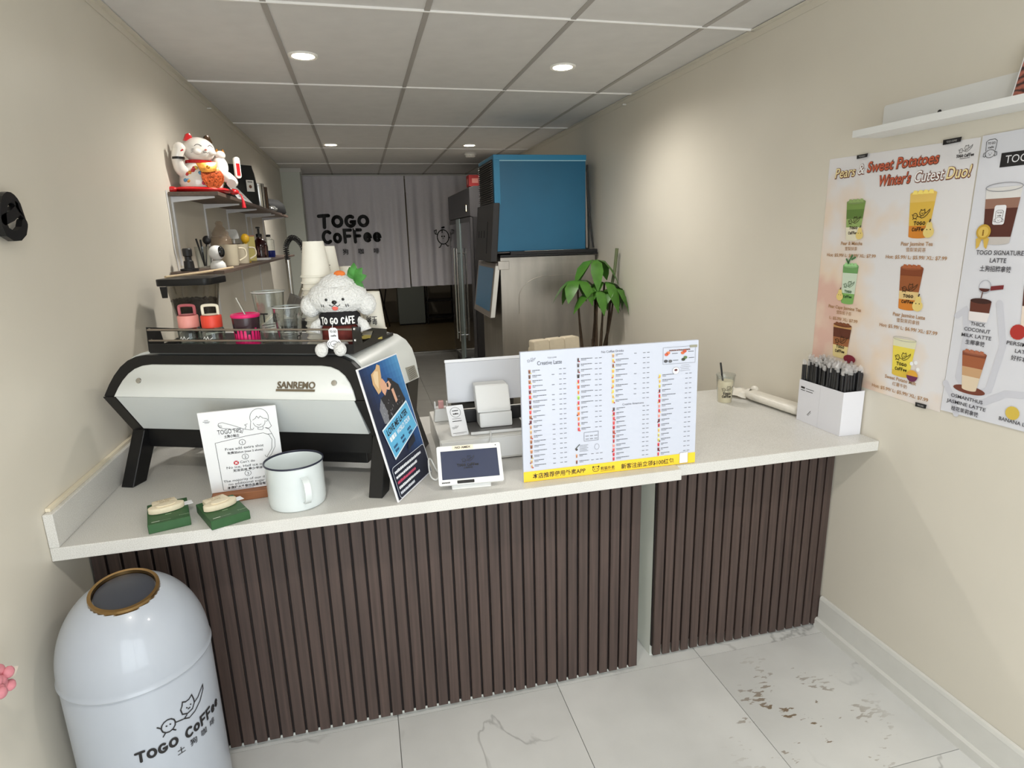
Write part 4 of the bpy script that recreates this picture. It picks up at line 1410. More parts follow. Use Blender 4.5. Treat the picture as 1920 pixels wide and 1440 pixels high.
# ------------------------------------------------------------------ left wall: grinder, shelves and what stands on them
gr = thing('coffee_grinder', 'coffee grinder with a hopper of dark beans behind the espresso machine', 'grinder', (-.690, 2.80, ZT), R(-8))
G().box(-.085, -.11, 0, .085, .11, .05).box(-.07, -.08, .0502, .07, .10, .40).build('body', mblack, gr, smooth=0, bev=.006)
G().lathe([(0, .4002), (.05, .4002), (.06, .43), (.075, .45)], 28).build('collar', mblack, gr)
G().lathe([(.074, .452), (.088, .53), (.101, .612), (.0995, .612), (.0865, .53), (.0725, .452)], 36).build('hopper', clear_mat('hopper_plastic', (226, 224, 220), .10, .1), gr)
rr = random.Random(4)
g = G()
for i in range(340):
    a_, q_ = rr.uniform(0, 2*PI), math.sqrt(rr.random())
    if i < 200:
        z_ = .47+rr.random()*.075
        q_ = .93
    else:
        z_ = .55
    rad = .0705+(z_-.452)*.175
    g.ell((rad*q_*math.cos(a_), rad*q_*math.sin(a_), z_+rr.uniform(-.003, .003)), (.0055, .0042, .004), 7, 5, Matrix.Rotation(rr.uniform(0, 6), 3, 'Z'))
g.lathe([(0, .454), (.069, .454), (.083, .548), (0, .552)], 28)
bn = g.build('coffee_beans', M('roasted_beans', (40, 24, 18), rough=.75, noise=.35, scale=120, spec=.25), gr)
bn['kind'] = 'stuff'
G().prism(rrect(-.108, -.105, .108, .105, .03), lambda a, b, h: (a, b, h), .613, .641).build('lid', mblack, gr, bev=.004)
G().prism([(-.014, 0), (.014, 0), (.010, -.045), (-.010, -.045)], lambda a, b, h: (a-.072, -.102-h, .612+b), 0, .006).build('lid_latch', mblack, gr, smooth=0, bev=.001)
tag(G().tube([(-.778, 2.76, ZT+.6475), (-.70, 3.05, ZT+.650), (-.625, 3.33, ZT+.657)], .0052, 10).build('wooden_stick', M('pale_wood', (206, 184, 150), rough=.6, noise=.08, scale=30)), 'pale wooden stick resting across the grinder lid and lower shelf', 'stick')

shelf_m = M('dark_shelf_wood', (96, 80, 70), rough=.55, noise=.18, scale=9, stretch=(9, 1, 9))
brk_m = M('white_bracket', (222, 222, 224), rough=.4)
s1 = thing('wall_shelf', 'upper dark wood wall shelf on white brackets, holding the lucky cat', 'shelf', (XL+.001, 3.29, 1.935))
G().box(.004, 0, -.018, .224, 3.06, 0).build('board', shelf_m, s1, smooth=0, bev=.001, seg=1)
for y_ in (.055, .70, 1.34, 2.07, 2.30, 2.96):
    G().box(.0, y_-.008, -.345, .008, y_+.008, -.0185).build('upright', brk_m, s1, smooth=0)
    G().prism([(.008, -.045), (.008, -.0185), (.195, -.0185), (.195, -.026)], lambda a, b, h, y_=y_: (a, y_+h, b), -.006, .006).build('bracket_arm', brk_m, s1, smooth=0)
s2 = thing('wall_shelf', 'lower dark wood wall shelf crowded with cups, jugs and bottles', 'shelf', (XL+.001, 3.13, 1.567))
G().box(.004, 0, -.016, .236, 3.3, 0).build('board', shelf_m, s2, smooth=0, bev=.001, seg=1)
for y_ in (.9, 1.75, 2.6):
    G().box(.0, y_-.008, -.3, .008, y_+.008, -.0165).build('upright', brk_m, s2, smooth=0)
    G().prism([(.008, -.04), (.008, -.0165), (.19, -.0165), (.19, -.023)], lambda a, b, h, y_=y_: (a, y_+h, b), -.006, .006).build('bracket_arm', brk_m, s2, smooth=0)
tag(G().tube(smooth_path([(XL+.004, 3.27, 1.94), (XL+.004, 3.275, 1.8), (XL+.004, 3.265, 1.68), (XL+.004, 3.285, 1.57), (XL+.004, 3.28, 1.3)], 4), .003, 6).build('wall_cable', brk_m), 'thin white cable running down the wall beside the shelf ends', 'cable')

# lucky cat
cera = M('glazed_white_ceramic', (232, 226, 218), rough=.12, coat=.5)
redc = M('glazed_red', (190, 26, 30), rough=.2, coat=.4)
goldc = M('gold_glaze', (206, 140, 60), rough=.25, metal=.7, noise=.4, scale=70)
cat = thing('lucky_cat', 'white ceramic lucky cat with a raised paw on a red cushion', 'figurine', (-.742, 3.47, 1.936), R(38))
cat.scale = (1.08, 1.08, 1.08)
G().ell((0, 0, .016), (.142, .09, .0195), 28, 10).build('cushion', redc, cat)
for s_ in (-1, 1):
    G().ell((s_*.143, -.012, .014), (.024, .02, .014), 14, 8).build('cushion_tip', redc, cat)
G().tube([(.150, -.03, .012), (.157, -.05, -.005), (.159, -.056, -.03), (.160, -.056, -.062)], [.002, .003, .006, .010], 8).build('tassel', M('red_tassel', (196, 20, 36), rough=.6), cat)
G().lathe([(0, .020), (.088, .022), (.098, .045), (.092, .085), (.07, .125), (.05, .14), (0, .142)], 36, sy=.8).build('body', cera, cat)
belly = G().prism(circ(0, 0, .052, .054, 24), lambda a, b, h: (a+.012, -.080-.004*math.cos(a*20)-h+(b*b)*3+(.0 if b < 0 else b*.25), .072+b), 0, .006)
belly.build('gold_plaque', M('gold_red_relief', (196, 92, 50), rough=.25, metal=.5, noise=.75, scale=130), cat, bev=.002)
G().lathe([(.050, .128), (.062, .134), (.060, .146), (.048, .148)], 30, sy=.85).build('collar', redc, cat)
G().prism([(-.05, .0), (.05, .012), (.035, -.03), (0, -.038), (-.035, -.04)], lambda a, b, h: (a, -.066-h-b*-.35, .128+b), 0, .006).build('bib', goldc, cat, bev=.002)
G().ell((0, -.076, .112), (.009, .007, .009), 12, 8).build('bell', goldc, cat)
hd = G().ell((0, -.012, .192), (.07, .062, .056), 36, 24).build('head', cera, cat)
for s_ in (-1, 1):
    G().prism([(-.024, 0), (.024, 0), (.012, .028), (.002, .036), (-.010, .030)], lambda a, b, h, s_=s_: (s_*.042+a, -.012-h+.006, .226+b), 0, .018).build('ear', [redc if s_ < 0 else M('black_gold_ear', (62, 44, 26), rough=.2, metal=.3)], cat, bev=.004)
    G().ell((s_*.034, -.066, .178), (.018, .012, .013), 14, 10).build('cheek', cera, cat)
bk = M('black_glaze', (24, 20, 20), rough=.25)
def face(a, b):
    zz = min(.95, (a/.07)**2+((b-.192)/.056)**2)
    return (a, -.012-.062*math.sqrt(1-zz)-.0008, b)
for s_ in (-1, 1):
    G().tube([face(s_*.028+q*.014, .202+.008*math.cos(q*PI/2)) for q in (-1, -.5, 0, .5, 1)], .0012, 5).build('eye_line', bk, cat)
    for q in (0, 1, 2):
        G().tube([face(s_*.046, .19-q*.006), face(s_*.054, .187-q*.006)], .0008, 4).build('whisker', bk, cat)
    G().tube([(s_*q*.012, -.077-.002+abs(q-.5)*.004, .178-.005*math.sin(q*PI)) for q in (0, .33, .66, 1)], .0011, 5).build('mouth_line', bk, cat)
G().ell((0, -.078, .187), (.006, .005, .004), 10, 6).build('nose', M('pink_glaze', (206, 120, 110), rough=.3), cat)
G().tube(smooth_path([(-.075, -.01, .085), (-.1, -.02, .11), (-.11, -.03, .15), (-.1, -.036, .185)], 4), [.026]*5+[.024]*5+[.024]*3, 14).ell((-.098, -.038, .19), (.026, .022, .026), 16, 12).build('raised_paw', cera, cat, smooth=80)
G().tube([(-.104, -.056, .176), (-.092, -.058, .182)], .004, 6).build('paw_mark', redc, cat)
G().tube(smooth_path([(-.107, -.034, .142), (-.107, -.034, .152)], 2), .0265, 16).build('black_cuff', bk, cat)
G().tube(smooth_path([(.075, -.02, .09), (.1, -.05, .075), (.115, -.062, .055), (.1, -.08, .045)], 4), [.026]*5+[.024]*5+[.022]*3, 14).build('lowered_paw', cera, cat, smooth=80)
# small second cat and painted dots
G().ell((.095, -.005, .125), (.036, .032, .05), 20, 14).build('small_cat_body', cera, cat)
G().ell((.098, -.012, .178), (.024, .022, .02), 18, 12).build('small_cat_head', cera, cat)
for s_ in (-1, 1):
    G().prism([(-.008, 0), (.008, 0), (0, .014)], lambda a, b, h, s_=s_: (.098+s_*.014+a, -.012-h, .192+b), -.004, .004).build('small_cat_ear', goldc, cat, smooth=0)
ban = G().prism(rrect(-.014, 0, .014, .098, .012, 3), lambda a, b, h: (.160+a, -.03-h, .075+b), 0, .016).build('banner', cera, cat, bev=.003)
G().prism([(-.008, .012), (.008, .012), (.008, .068), (-.008, .068)], lambda a, b, h: (.160+a, -.0462-h, .075+b), 0, .002).build('banner_panel', redc, ban, smooth=0)
rr = random.Random(8)
dots = [(200, 60, 60), (220, 150, 60), (90, 150, 190), (110, 150, 80), (190, 60, 90), (220, 190, 90)]
for i in range(16):
    a_ = R(-160+140*rr.random())
    z_ = rr.uniform(.035, .11)
    k = .094-.0006*(max(0, z_-.06)*400)
    if -.03 < k*math.cos(a_)-.012 < .03:
        continue
    G().ell((k*math.cos(a_), .8*k*math.sin(a_), z_), (.009, .009, .009), 10, 8).build('painted_dot', M('dot_%d' % (i % 6), dots[i % 6], rough=.25), cat)

# card, coffee bag, canisters on the upper shelf
ps_ = thing('paper_card', 'white handwritten card leaning at the shelf edge beside the cat', 'card', (-.648, 3.86, 1.936))
cmap = lambda a, b, h: (-b*.62+h*.85, a+b*.6*(1-a/.4), b*.78+h*.5)
G().prism([(0, 0), (.50, 0), (.46, .12), (.06, .12)], cmap, 0, .0015).build('card', paper_m, ps_, smooth=0)
p = Print()
for i in range(3):
    p.stroke([(.12, .03+i*.028), (.25, .034+i*.028), (.38, .028+i*.028)], .005, INK, cap=0)
p.build('handwriting', lambda a, b, h: cmap(a, b, h+.0016), ps_)
def pouch(loc, rz, w, d, h, name, label, mat, lab=True):
    t = thing(name, label, 'bag', loc, rz)
    prof = [(0, 1, 1), (.08, 1.04, 1.05), (.5, 1.02, .95), (.8, 1.0, .6), (.92, 1.0, .22), (1, 1.0, .08)]
    vs = []
    n = 16
    for (t_, a, b) in prof:
        for (q, r_) in rrect(-w/2*a, -d/2*b, w/2*a, d/2*b, min(w, d)*.22*min(b, 1), 3):
            vs.append((q, r_, h*t_))
    n = len(vs)//len(prof)
    g = G()
    fs = [(i*n+j, i*n+(j+1) % n, (i+1)*n+(j+1) % n, (i+1)*n+j) for i in range(len(prof)-1) for j in range(n)]
    fs += [tuple(range(n-1, -1, -1)), tuple((len(prof)-1)*n+j for j in range(n))]
    g.add(vs, fs)
    g.build('pouch', mat, t, smooth=40)
    if lab:
        p = Print()
        p.rect(-.028, h*.34, .028, h*.62, (222, 220, 216)).rect(-.018, h*.565, .018, h*.585, INK, 1).disc(0, h*.46, .011, (110, 70, 50), 1)
        p.build('pouch_label', lambda a, b, hh: (a+w*.18, -d/2*1.02-.002-hh, b), t)
    return t
pouch((-.745, 4.58, 1.936), R(42), .20, .11, .265, 'coffee_bag', 'tall black coffee bag with a white label on the upper shelf', M('matte_black_foil', (26, 28, 28), rough=.35, noise=.15, scale=15, bump=.2))
for (y_, x_, h_, m_, lb) in ((5.08, -.705, .185, M('steel', (190, 188, 184), rough=.25, metal=1), 'bright steel canister beside the black coffee bag'), (5.33, -.715, .18, M('dark_bronze_steel', (110, 92, 80), rough=.3, metal=1), 'bronze coloured canister behind the steel one')):
    t = thing('canister', lb, 'canister', (x_, y_, 1.936))
    G().lathe([(0, 0), (.042, 0), (.043, .003), (.043, h_-.02), (0, h_-.019)], 28).build('body', m_, t)
    G().lathe([(0, h_-.0188), (.044, h_-.0188), (.044, h_-.002), (.041, h_), (0, h_)], 28).build('lid', m_, t)
pouch((-.72, 5.82, 1.936), R(75), .36, .13, .12, 'black_pouch', 'low black zip pouch near the far end of the upper shelf', M('black_fabric', (14, 14, 15), rough=.7, noise=.2, scale=60, spec=.3), lab=False)
t = thing('crumpled_bag', 'crumpled white plastic bag lying before the black pouch', 'bag', (-.685, 5.49, 1.936))
g = G()
blob(g, (0, 0, .022), (.05, .09, .022), .2, 21, 20, 12)
g.build('film', M('white_film', (222, 222, 220), rough=.4), t, smooth=20)
t = thing('black_tray', 'flat black tray at the far end of the upper shelf', 'tray', (-.74, 6.22, 1.936))
G().box(-.08, -.08, 0, .08, .1, .004).box(-.08, -.08, .0042, .08, -.076, .02).box(-.08, .096, .0042, .08, .1, .02).build('pan', dark_m, t, smooth=0)

# lower shelf
Z2 = 1.568
t = thing('tamper', 'black coffee tamper standing at the near end of the lower shelf', 'tamper', (-.792, 3.20, Z2))
G().lathe([(0, 0), (.040, 0), (.040, .010), (.024, .013), (0, .013)], 28).build('base', dark_m, t)
G().lathe([(0, .0132), (.023, .0132), (.021, .045), (.015, .05), (.015, .066), (.02, .07), (.021, .1), (.017, .105), (0, .106)], 24).build('handle', dark_m, t)
t = thing('security_camera', 'round white indoor camera with a black eye on the lower shelf', 'camera', (-.70, 3.37, Z2), R(35))
G().lathe([(0, 0), (.036, 0), (.037, .008), (.034, .025), (.022, .04), (0, .041)], 32).build('base', wplastic, t)
G().ell((0, 0, .078), (.037, .037, .037), 28, 20).build('ball', wplastic, t)
G().ell((.012, -.026, .082), (.021, .014, .028), 20, 14, Matrix.Rotation(R(25), 3, 'Z')).build('lens_window', M('black_gloss', (14, 14, 16), rough=.08, coat=.5), t)
jug_m = M('cream_plastic', (216, 206, 182), rough=.4)
for (x_, y_, lb) in ((-.715, 3.75, 'cream measuring jug nearest the white camera'), (-.715, 4.10, 'cream measuring jug with handle, beside the yellow box')):
    t = thing('measuring_jug', lb, 'jug', (x_, y_, Z2))
    G().lathe([(0, 0), (.043, 0), (.045, .004), (.05, .112), (.052, .116), (.0495, .116), (.043, .006), (0, .004)], 28).build('body', jug_m, t)
    G().tube(smooth_path([(.046, .03, .095), (.075, .05, .09), (.08, .053, .05), (.046, .03, .025)], 4), .005, 8).build('handle', jug_m, t)
t = thing('utensil_cup', 'clear cup of black utensils at the wall behind the white camera', 'cup', (-.795, 3.52, Z2))
G().lathe([(0, 0), (.034, 0), (.04, .11), (.0385, .11), (.033, .004), (0, .004)], 24).build('cup', clear_m, t)
for (dx, dy, h_) in ((-.018, -.03, .15), (.0, -.02, .145)):
    G().cyl((0, 0, .01), (dx, dy, h_), .0045, 8).build('stirrer', dark_m, t)
G().cyl((.005, .006, .01), (.02, .01, .125), .004, 8).build('spoon_shaft', dark_m, t)
G().ell((.024, .008, .142), (.021, .012, .023), 16, 10).build('spoon_bowl', dark_m, t)
t = thing('glass_jar', 'brownish glass jar with a ball stopper behind the cream jugs', 'jar', (-.80, 4.02, Z2))
G().lathe([(0, 0), (.055, 0), (.058, .005), (.058, .15), (.05, .165), (0, .166)], 28).build('jar', M('amber_glass', (170, 146, 122), rough=.1, alpha=.45, spec=.8), t)
G().lathe([(0, .1662), (.046, .1662), (.046, .185), (.03, .21), (.018, .225), (.022, .24), (.014, .252), (0, .254)], 24).build('stopper', M('amber_glass'), t)
t = thing('white_scoop', 'white square scoop standing in a dark cup', 'scoop', (-.79, 4.36, Z2))
G().lathe([(0, 0), (.032, 0), (.036, .12), (0, .12)], 20).build('cup', M('dark_brown_plastic', (58, 36, 32), rough=.4), t)
G().prism(rrect(-.035, .15, .035, .21, .008, 3), lambda a, b, h: (a+(b-.15)*-.2, h, b), -.01, .01).build('scoop', wplastic, t, smooth=0)
G().cyl((0, 0, .121), (0, 0, .152), .006, 8).build('scoop_handle', wplastic, t)
t = thing('lemon_squeezer', 'yellow ball-headed spoon standing among the jugs', 'utensil', (-.70, 4.24, Z2))
G().cyl((0, 0, .006), (-.002, .004, .13), .0045, 8).build('shaft', M('yellow_plastic', (224, 176, 40), rough=.35), t)
G().ell((-.002, .004, .15), (.026, .018, .03), 18, 12).build('bowl', M('yellow_plastic'), t)
G().lathe([(0, 0), (.02, 0), (.018, .006), (0, .007)], 16).build('foot', M('yellow_plastic'), t)
t = thing('yellow_carton', 'tall pale yellow carton between the jug and the dark bottle', 'carton', (-.745, 4.62, Z2), R(20))
G().box(-.036, -.03, 0, .036, .03, .165).build('carton', M('pale_yellow_card', (216, 202, 124), rough=.6), t, smooth=0, bev=.002)
G().box(-.036, -.03, .1655, .036, .03, .172).build('carton_top', M('kraft_red', (190, 120, 90), rough=.6), t, smooth=0)
t = thing('pump_bottle', 'dark brown syrup bottle with a black pump on the lower shelf', 'bottle', (-.735, 5.05, Z2))
G().lathe([(0, 0), (.047, 0), (.052, .006), (.055, .09), (.045, .13), (.022, .15), (.02, .162), (0, .163)], 30).build('bottle', M('dark_red_brown_glass', (52, 18, 18), rough=.15, coat=.3), t)
G().lathe([(0, .1635), (.022, .1635), (.022, .185), (.008, .19), (.008, .225), (0, .226)], 20).build('pump', dark_m, t)
G().box(-.012, -.045, .2262, .012, .012, .238).build('pump_nozzle', dark_m, t, smooth=0, bev=.003)
p = Print()
p.rect(-.03, .03, .03, .095, (150, 106, 96)).rect(-.024, .04, .024, .05, (90, 40, 40), 1).rect(-.024, .065, .024, .085, (70, 26, 28), 1)
p.build('bottle_label', cyl_map(lambda b: .0555, R(-70)), t)
t = thing('soap_bottle', 'clear bottle with blue liquid at the far end of the lower shelf', 'bottle', (-.735, 5.55, Z2))
G().lathe([(0, 0), (.04, 0), (.042, .004), (.042, .055), (0, .056)], 24).build('blue_liquid', M('blue_liquid', (34, 48, 130), rough=.2), t)
G().lathe([(.042, .0565), (.042, .14), (.02, .155), (.016, .165), (0, .166)], 24).build('bottle', clear_m, t)
G().lathe([(0, .1665), (.018, .1665), (.018, .185), (0, .186)], 16).build('cap', dark_m, t)
t = thing('napkin_stack', 'low stack of white papers between jug and bottle on the lower shelf', 'papers', (-.70, 4.84, Z2))
for i in range(3):
    G().box(-.05, -.12, .004*i, .055, .05, .004*i+.0036).build('sheet', paper_m, t, smooth=0)

# sprung rinse tap, shaker and steel scoops beyond the machine
t = thing('rinse_tap', 'sprung black rinse tap with steel head behind the machine', 'tap', (-.46, 4.25, ZT+.0005))
G().lathe([(0, 0), (.028, 0), (.028, .015), (.016, .02), (.016, .66), (0, .661)], 20).build('column', chrome_m, t)
co_ = []
path = smooth_path([(0, 0, .66), (.0, .0, .75), (.05, -.05, .80), (.11, -.11, .74), (.12, -.12, .6), (.10, -.1, .5)], 10)
G().tube(path, .007, 8).build('hose', dark_m, t)
nT = 260
hel = []
for i in range(nT):
    s_ = i/(nT-1)*(len(path)-1)
    k_ = min(int(s_), len(path)-2)
    q = path[k_].lerp(path[k_+1], s_-k_)
    d_ = (path[k_+1]-path[k_]).normalized()
    a_ = d_.orthogonal().normalized()
    b_ = d_.cross(a_)
    th_ = i*2*PI/7
    hel.append(q+(a_*math.cos(th_)+b_*math.sin(th_))*.016)
G().tube(hel, .0028, 5).build('spring', dark_m, t)
G().cyl((.10, -.1, .5), (.05, -.06, .38), .022, 16).build('spray_head', chrome_m, t)
t = thing('cocktail_shaker', 'tilted smoked shaker cup behind the clear cups', 'shaker', (-.36, 3.30, ZT+.0005))
G().box(-.06, -.06, 0, .06, .06, .38).build('stand', dark_m, t, smooth=0, bev=.004)
G().lathe([(0, 0), (.03, 0), (.042, .11), (.040, .11), (.029, .004), (0, .004)], 24).xf(Matrix.Translation((-.02, 0, .3805+.02)) @ Matrix.Rotation(R(28), 4, 'Y')).build('cup', M('smoked_clear', (120, 116, 112), rough=.1, alpha=.6, spec=.8), t)
G().cyl((.03, .02, .40), (.11, .02, .55), .011, 10).build('steel_handle', chrome_m, t)

# black letter on the near left wall
t = thing('wall_letter', 'thick black letter e standing off the near left wall', 'letter', (XL+.012, 1.765, 1.706), 0)
ep = [(.018, .055), (.06, .066), (.098, .084)]+_arc(.066, .075, .037, .036, 10, 150, 8)+[(.020, .070), (.014, .045), (.022, .026), (.045, .017), (.075, .018), (.1, .03), (.113, .048)]
P_ = Print()
P_.stroke(ep, .026, (0, 0, 0))
g = G()
for v2, f2, _c, _l in P_.it:
    N = len(v2)
    cnt = {}
    for f in f2:
        for i in range(len(f)):
            e = (f[i], f[(i+1) % len(f)])
            kk = tuple(sorted(e))
            cnt[kk] = None if kk in cnt else e
    g.add([(0, a_, b_) for a_, b_ in v2]+[(.014, a_, b_) for a_, b_ in v2], [tuple(reversed(f)) for f in f2]+[tuple(i+N for i in f) for f in f2]+[(e[0], e[1], e[1]+N, e[0]+N) for e in cnt.values() if e])
g.build('letter_body', M('black_acrylic', (20, 20, 21), rough=.35), t, smooth=0)
for (a_, b_) in ((.018, .055), (.06, .017)):
    G().cyl((-.0115, a_, b_), (-.0005, a_, b_), .003, 8).build('standoff_pin', dark_m, t)
# pink artificial flower just entering at the left edge
t = thing('pink_flower', 'pink artificial flower with a pale ribbon at the lower left edge', 'flower', (XL+.06, 1.302, .815))
pk = M('pink_petal', (206, 132, 142), rough=.7, noise=.15, scale=50)
rr = random.Random(6)
for i in range(14):
    a_ = i*2.4
    r_ = .006+.0022*i
    G().ell((r_*.5*math.cos(a_), r_*math.cos(a_*1.3)*.8, r_*math.sin(a_)), (.010, .013, .012), 10, 8, Matrix.Rotation(a_, 3, 'X')).build('petal', pk, t)
G().prism([(0, 0), (.03, .012), (.05, -.002), (.03, -.012)], lambda a, b, h: (h, .02+a, -.012+b), 0, .002).build('ribbon', M('pale_ribbon', (228, 214, 200), rough=.6), t, smooth=0)
G().tube([(0, -.01, -.005), (0, -.12, -.06), (-.02, -.2, -.3), (-.03, -.22, -.8149)], .004, 6).build('stem', M('green_stem', (80, 110, 60), rough=.6), t)
# ------------------------------------------------------------------ curtain across the back opening
cloth = M('grey_lilac_cloth', (232, 228, 234), rough=.9, noise=.03, scale=90)
def fold(x):
    return .018*math.sin(x*31)+.012*math.sin(x*53+1)+.008*math.sin(x*17+.5)
YC = 8.88
def curtain(x0, x1, z0, z1, label, prns, slant=0.0):
    t = thing('curtain', label, 'curtain', ((x0+x1)/2, YC, z0))
    cx = (x0+x1)/2
    n, m = 110, 8
    g = G()
    for off in (0, .003):
        vs = []
        for i in range(n+1):
            for j in range(m+1):
                x_ = x0+(x1-x0)*i/n
                k = j/m
                xx = x_+slant*(1-k)*(x_-x0)/(x1-x0)
                vs.append((xx-cx, fold(x_)*(.25+.9*(1-k)**.6)+off, (z1-z0)*k))
        g.add(vs, [(i*(m+1)+j, (i+1)*(m+1)+j, (i+1)*(m+1)+j+1, i*(m+1)+j+1) for i in range(n) for j in range(m)])
    g.build('cloth', cloth, t, smooth=80)
    fn = lambda a, b, h: (a-cx, fold(a)*(.25+.9*(1-(b-z0)/(z1-z0))**.6)-h, b-z0)
    for nm, prn in prns:
        prn.build(nm, fn, t, h0=.022 if nm == 'printed_character' else .013)
    return t
def subdivide(p, d):
    """chop long strokes so that the lettering follows the folds"""
    return p
def stroke_fine(P, pts, w, rgb, step=.02, closed=False):
    out = []
    k = len(pts)
    for i in range(k if closed else k-1):
        (a, b), (c, d) = pts[i], pts[(i+1) % k]
        n = max(1, int(math.hypot(c-a, d-b)/step))
        out += [(a+(c-a)*q/n, b+(d-b)*q/n) for q in range(n)]
    out.append(pts[0] if closed else pts[-1])
    P.stroke(out, w, rgb, 0, cap=8)
BLK = (18, 17, 18)
LET = []
def big(t, x, y, h, width, w):
    tot = sum(HAND[c][1]+.2 for c in t)-.2
    k = width/tot
    cx = 0
    for c in t:
        p = Print()
        LET.append(('printed_letter', p))
        for st in HAND[c][0]:
            stroke_fine(p, [(x+(cx+a)*k, y+b*h) for a, b in st], w, BLK)
        cx += HAND[c][1]+.2
big('TOGO', -.50, 1.868, .155, .66, .047)
big('CoFFee', -.47, 1.665, .16, .78, .043)
for i, ch in enumerate('土狗咖啡'):
    p = Print()
    p.text(ch, -.40+.21*i, 1.505, .082, BLK, 0, bold=.012, align='c')
    LET.append(('printed_character', p))
curtain(-.668, .672, 1.005, 2.535, 'left grey curtain panel with black TOGO coffee lettering', LET)
p = Print()
cx_, cy_ = 1.178, 1.70
stroke_fine(p, circ(cx_, cy_, .082, .10, 28), .013, BLK, closed=True)
stroke_fine(p, [(cx_-.01, cy_+.10), (cx_-.012, cy_+.06)], .013, BLK)
stroke_fine(p, [(cx_-.01, cy_+.128), (cx_+.02, cy_+.134)], .024, BLK)
stroke_fine(p, [(cx_-.075, cy_+.03), (cx_-.115, cy_+.05), (cx_-.12, cy_+.09), (cx_-.09, cy_+.1), (cx_-.095, cy_+.05)], .011, BLK)
stroke_fine(p, [(cx_+.08, cy_), (cx_+.12, cy_-.03), (cx_+.15, cy_-.02)], .011, BLK)
stroke_fine(p, [(cx_-.03, cy_-.10), (cx_-.05, cy_-.14), (cx_-.065, cy_-.145)], .013, BLK)
stroke_fine(p, [(cx_+.035, cy_-.10), (cx_+.06, cy_-.13), (cx_+.075, cy_-.125)], .013, BLK)
for a_ in (-.018, .018):
    p.disc(cx_+a_, cy_+.008, .011, BLK)
p.stroke([(cx_-.01, cy_-.02), (cx_+.01, cy_-.02)], .006, BLK)
curtain(.690, 1.80, 1.015, 2.535, 'right grey curtain panel with a line-drawn round fruit figure', [('printed_figure', p)])
t = thing('curtain_rod', 'thin white curtain rod under the back header', 'rod', (-.7, YC, 2.545))
G().cyl((.0, 0, 0), (2.51, 0, 0), .009, 12).build('rod', trimw_m, t)

# ------------------------------------------------------------------ ice machine against the right wall
blue = M('blue_protective_film', (28, 98, 132), rough=.38, noise=.06, scale=3)
blue2 = M('blue_film_fold', (42, 128, 168), rough=.35)
stl = M('stainless_steel', (176, 170, 162), rough=.33, metal=.85, noise=.12, scale=3.5, stretch=(3, 3, .6))
blackp = M('black_plastic', (30, 27, 27), rough=.45)
im = thing('ice_machine', 'ice machine with blue filmed head on a stainless steel bin', 'ice machine', (1.0, 4.55, 0))
G().box(.03, 0, .12, .80, .74, 1.535).build('bin', stl, im, smooth=0, bev=.006)
for x_ in (.08, .74):
    for y_ in (.07, .66):
        G().lathe([(0, 0), (.022, 0), (.018, .12), (0, .1199)], 12, (x_, y_, 0)).build('leg', dark_m, im)
# embossed arch on the bin side
G().tube([(.17, -.001, 1.1)]+[(.17+.22*(1-math.cos(R(q))), -.001, 1.22+.16*math.sin(R(q))) for q in range(0, 95, 10)]+[(.72, -.001, 1.385)], .0025, 8).build('pressed_rib', stl, im)
G().box(.012, -.002, 1.44, .10, .004, 1.505).build('hinge_plate', stl, im, smooth=0, bev=.004)
# sloping bin door
dpoly = [(.0, .02), (.0, .70)]
def door_map(a, b, h):
    return (.028-.055*(1-(b-1.07)/.42)-h, a, b)
G().prism([(.02, 1.07), (.72, 1.07), (.72, 1.49), (.02, 1.49)], door_map, 0, .03).build('bin_door', M('grey_door_frame', (120, 112, 106), rough=.45), im, smooth=0, bev=.004)
G().prism([(.08, 1.12), (.66, 1.12), (.66, 1.45), (.08, 1.45)], door_map, .0302, .033).build('door_film', M('pale_blue_film', (74, 118, 150), rough=.35), im, smooth=0)
G().prism([(.0, 1.08), (.018, 1.08), (.018, 1.47), (.0, 1.47)], door_map, .0, .032).build('door_edge', trimw_m, im, smooth=0)
# black shelf between bin and head
G().box(.02, -.05, 1.537, .80, .72, 1.55).build('adapter_shelf', dark_m, im, smooth=0, bev=.002)
G().box(.10, -.052, 1.551, .795, -.02, 1.575).build('shelf_lip', dark_m, im, smooth=0, bev=.002)
hd = G().box(.0, 0, 1.576, .715, .56, 2.262).build('head', blue, im, smooth=0, bev=.004)
G().box(-.001, -.004, 2.232, .718, .56, 2.268).build('film_fold_top', blue2, hd, smooth=0, bev=.001, seg=1)
G().box(.0, -.003, 1.92, .045, -.0005, 2.231).build('film_fold_edge', blue2, hd, smooth=0)
G().box(.045, -.004, 2.224, .715, -.0008, 2.2315).build('film_crease', M('film_white_edge', (150, 196, 214), rough=.4), hd, smooth=0)
# louvred front and dark lower front panel
G().box(-.006, .03, 1.93, -.0005, .53, 2.24).build('louvre_recess', dark_m, im, smooth=0)
for i in range(19):
    G().prism([(-.006, 0), (-.018, -.008), (-.018, -.004), (-.006, .004)], lambda a, b, h, i=i: (a, h, 1.945+i*.0155+b), .035, .525).build('louvre', M('louvre_metal', (92, 88, 84), rough=.4, metal=.5), im, smooth=0)
fpm = lambda a, b, h: (-.012-.035*(1-(b-1.5)/.43)-h, a, b)
G().prism([(-.012, 1.5), (.62, 1.5), (.62, 1.93), (-.012, 1.93)], fpm, -.05, .0).build('front_panel', blackp, im, smooth=0, bev=.006)
G().prism([(.16, 1.56), (.56, 1.56), (.56, 1.80), (.16, 1.80)], fpm, .0002, .004).build('raised_field', blackp, im, smooth=0, bev=.002)
for y_ in (.25, .36, .47):
    G().prism([(y_, 1.68), (y_+.03, 1.68), (y_+.03, 1.735), (y_, 1.735)], fpm, .0042, .006).build('panel_slot', M('slot_black', (8, 8, 8), rough=.6), im, smooth=0)
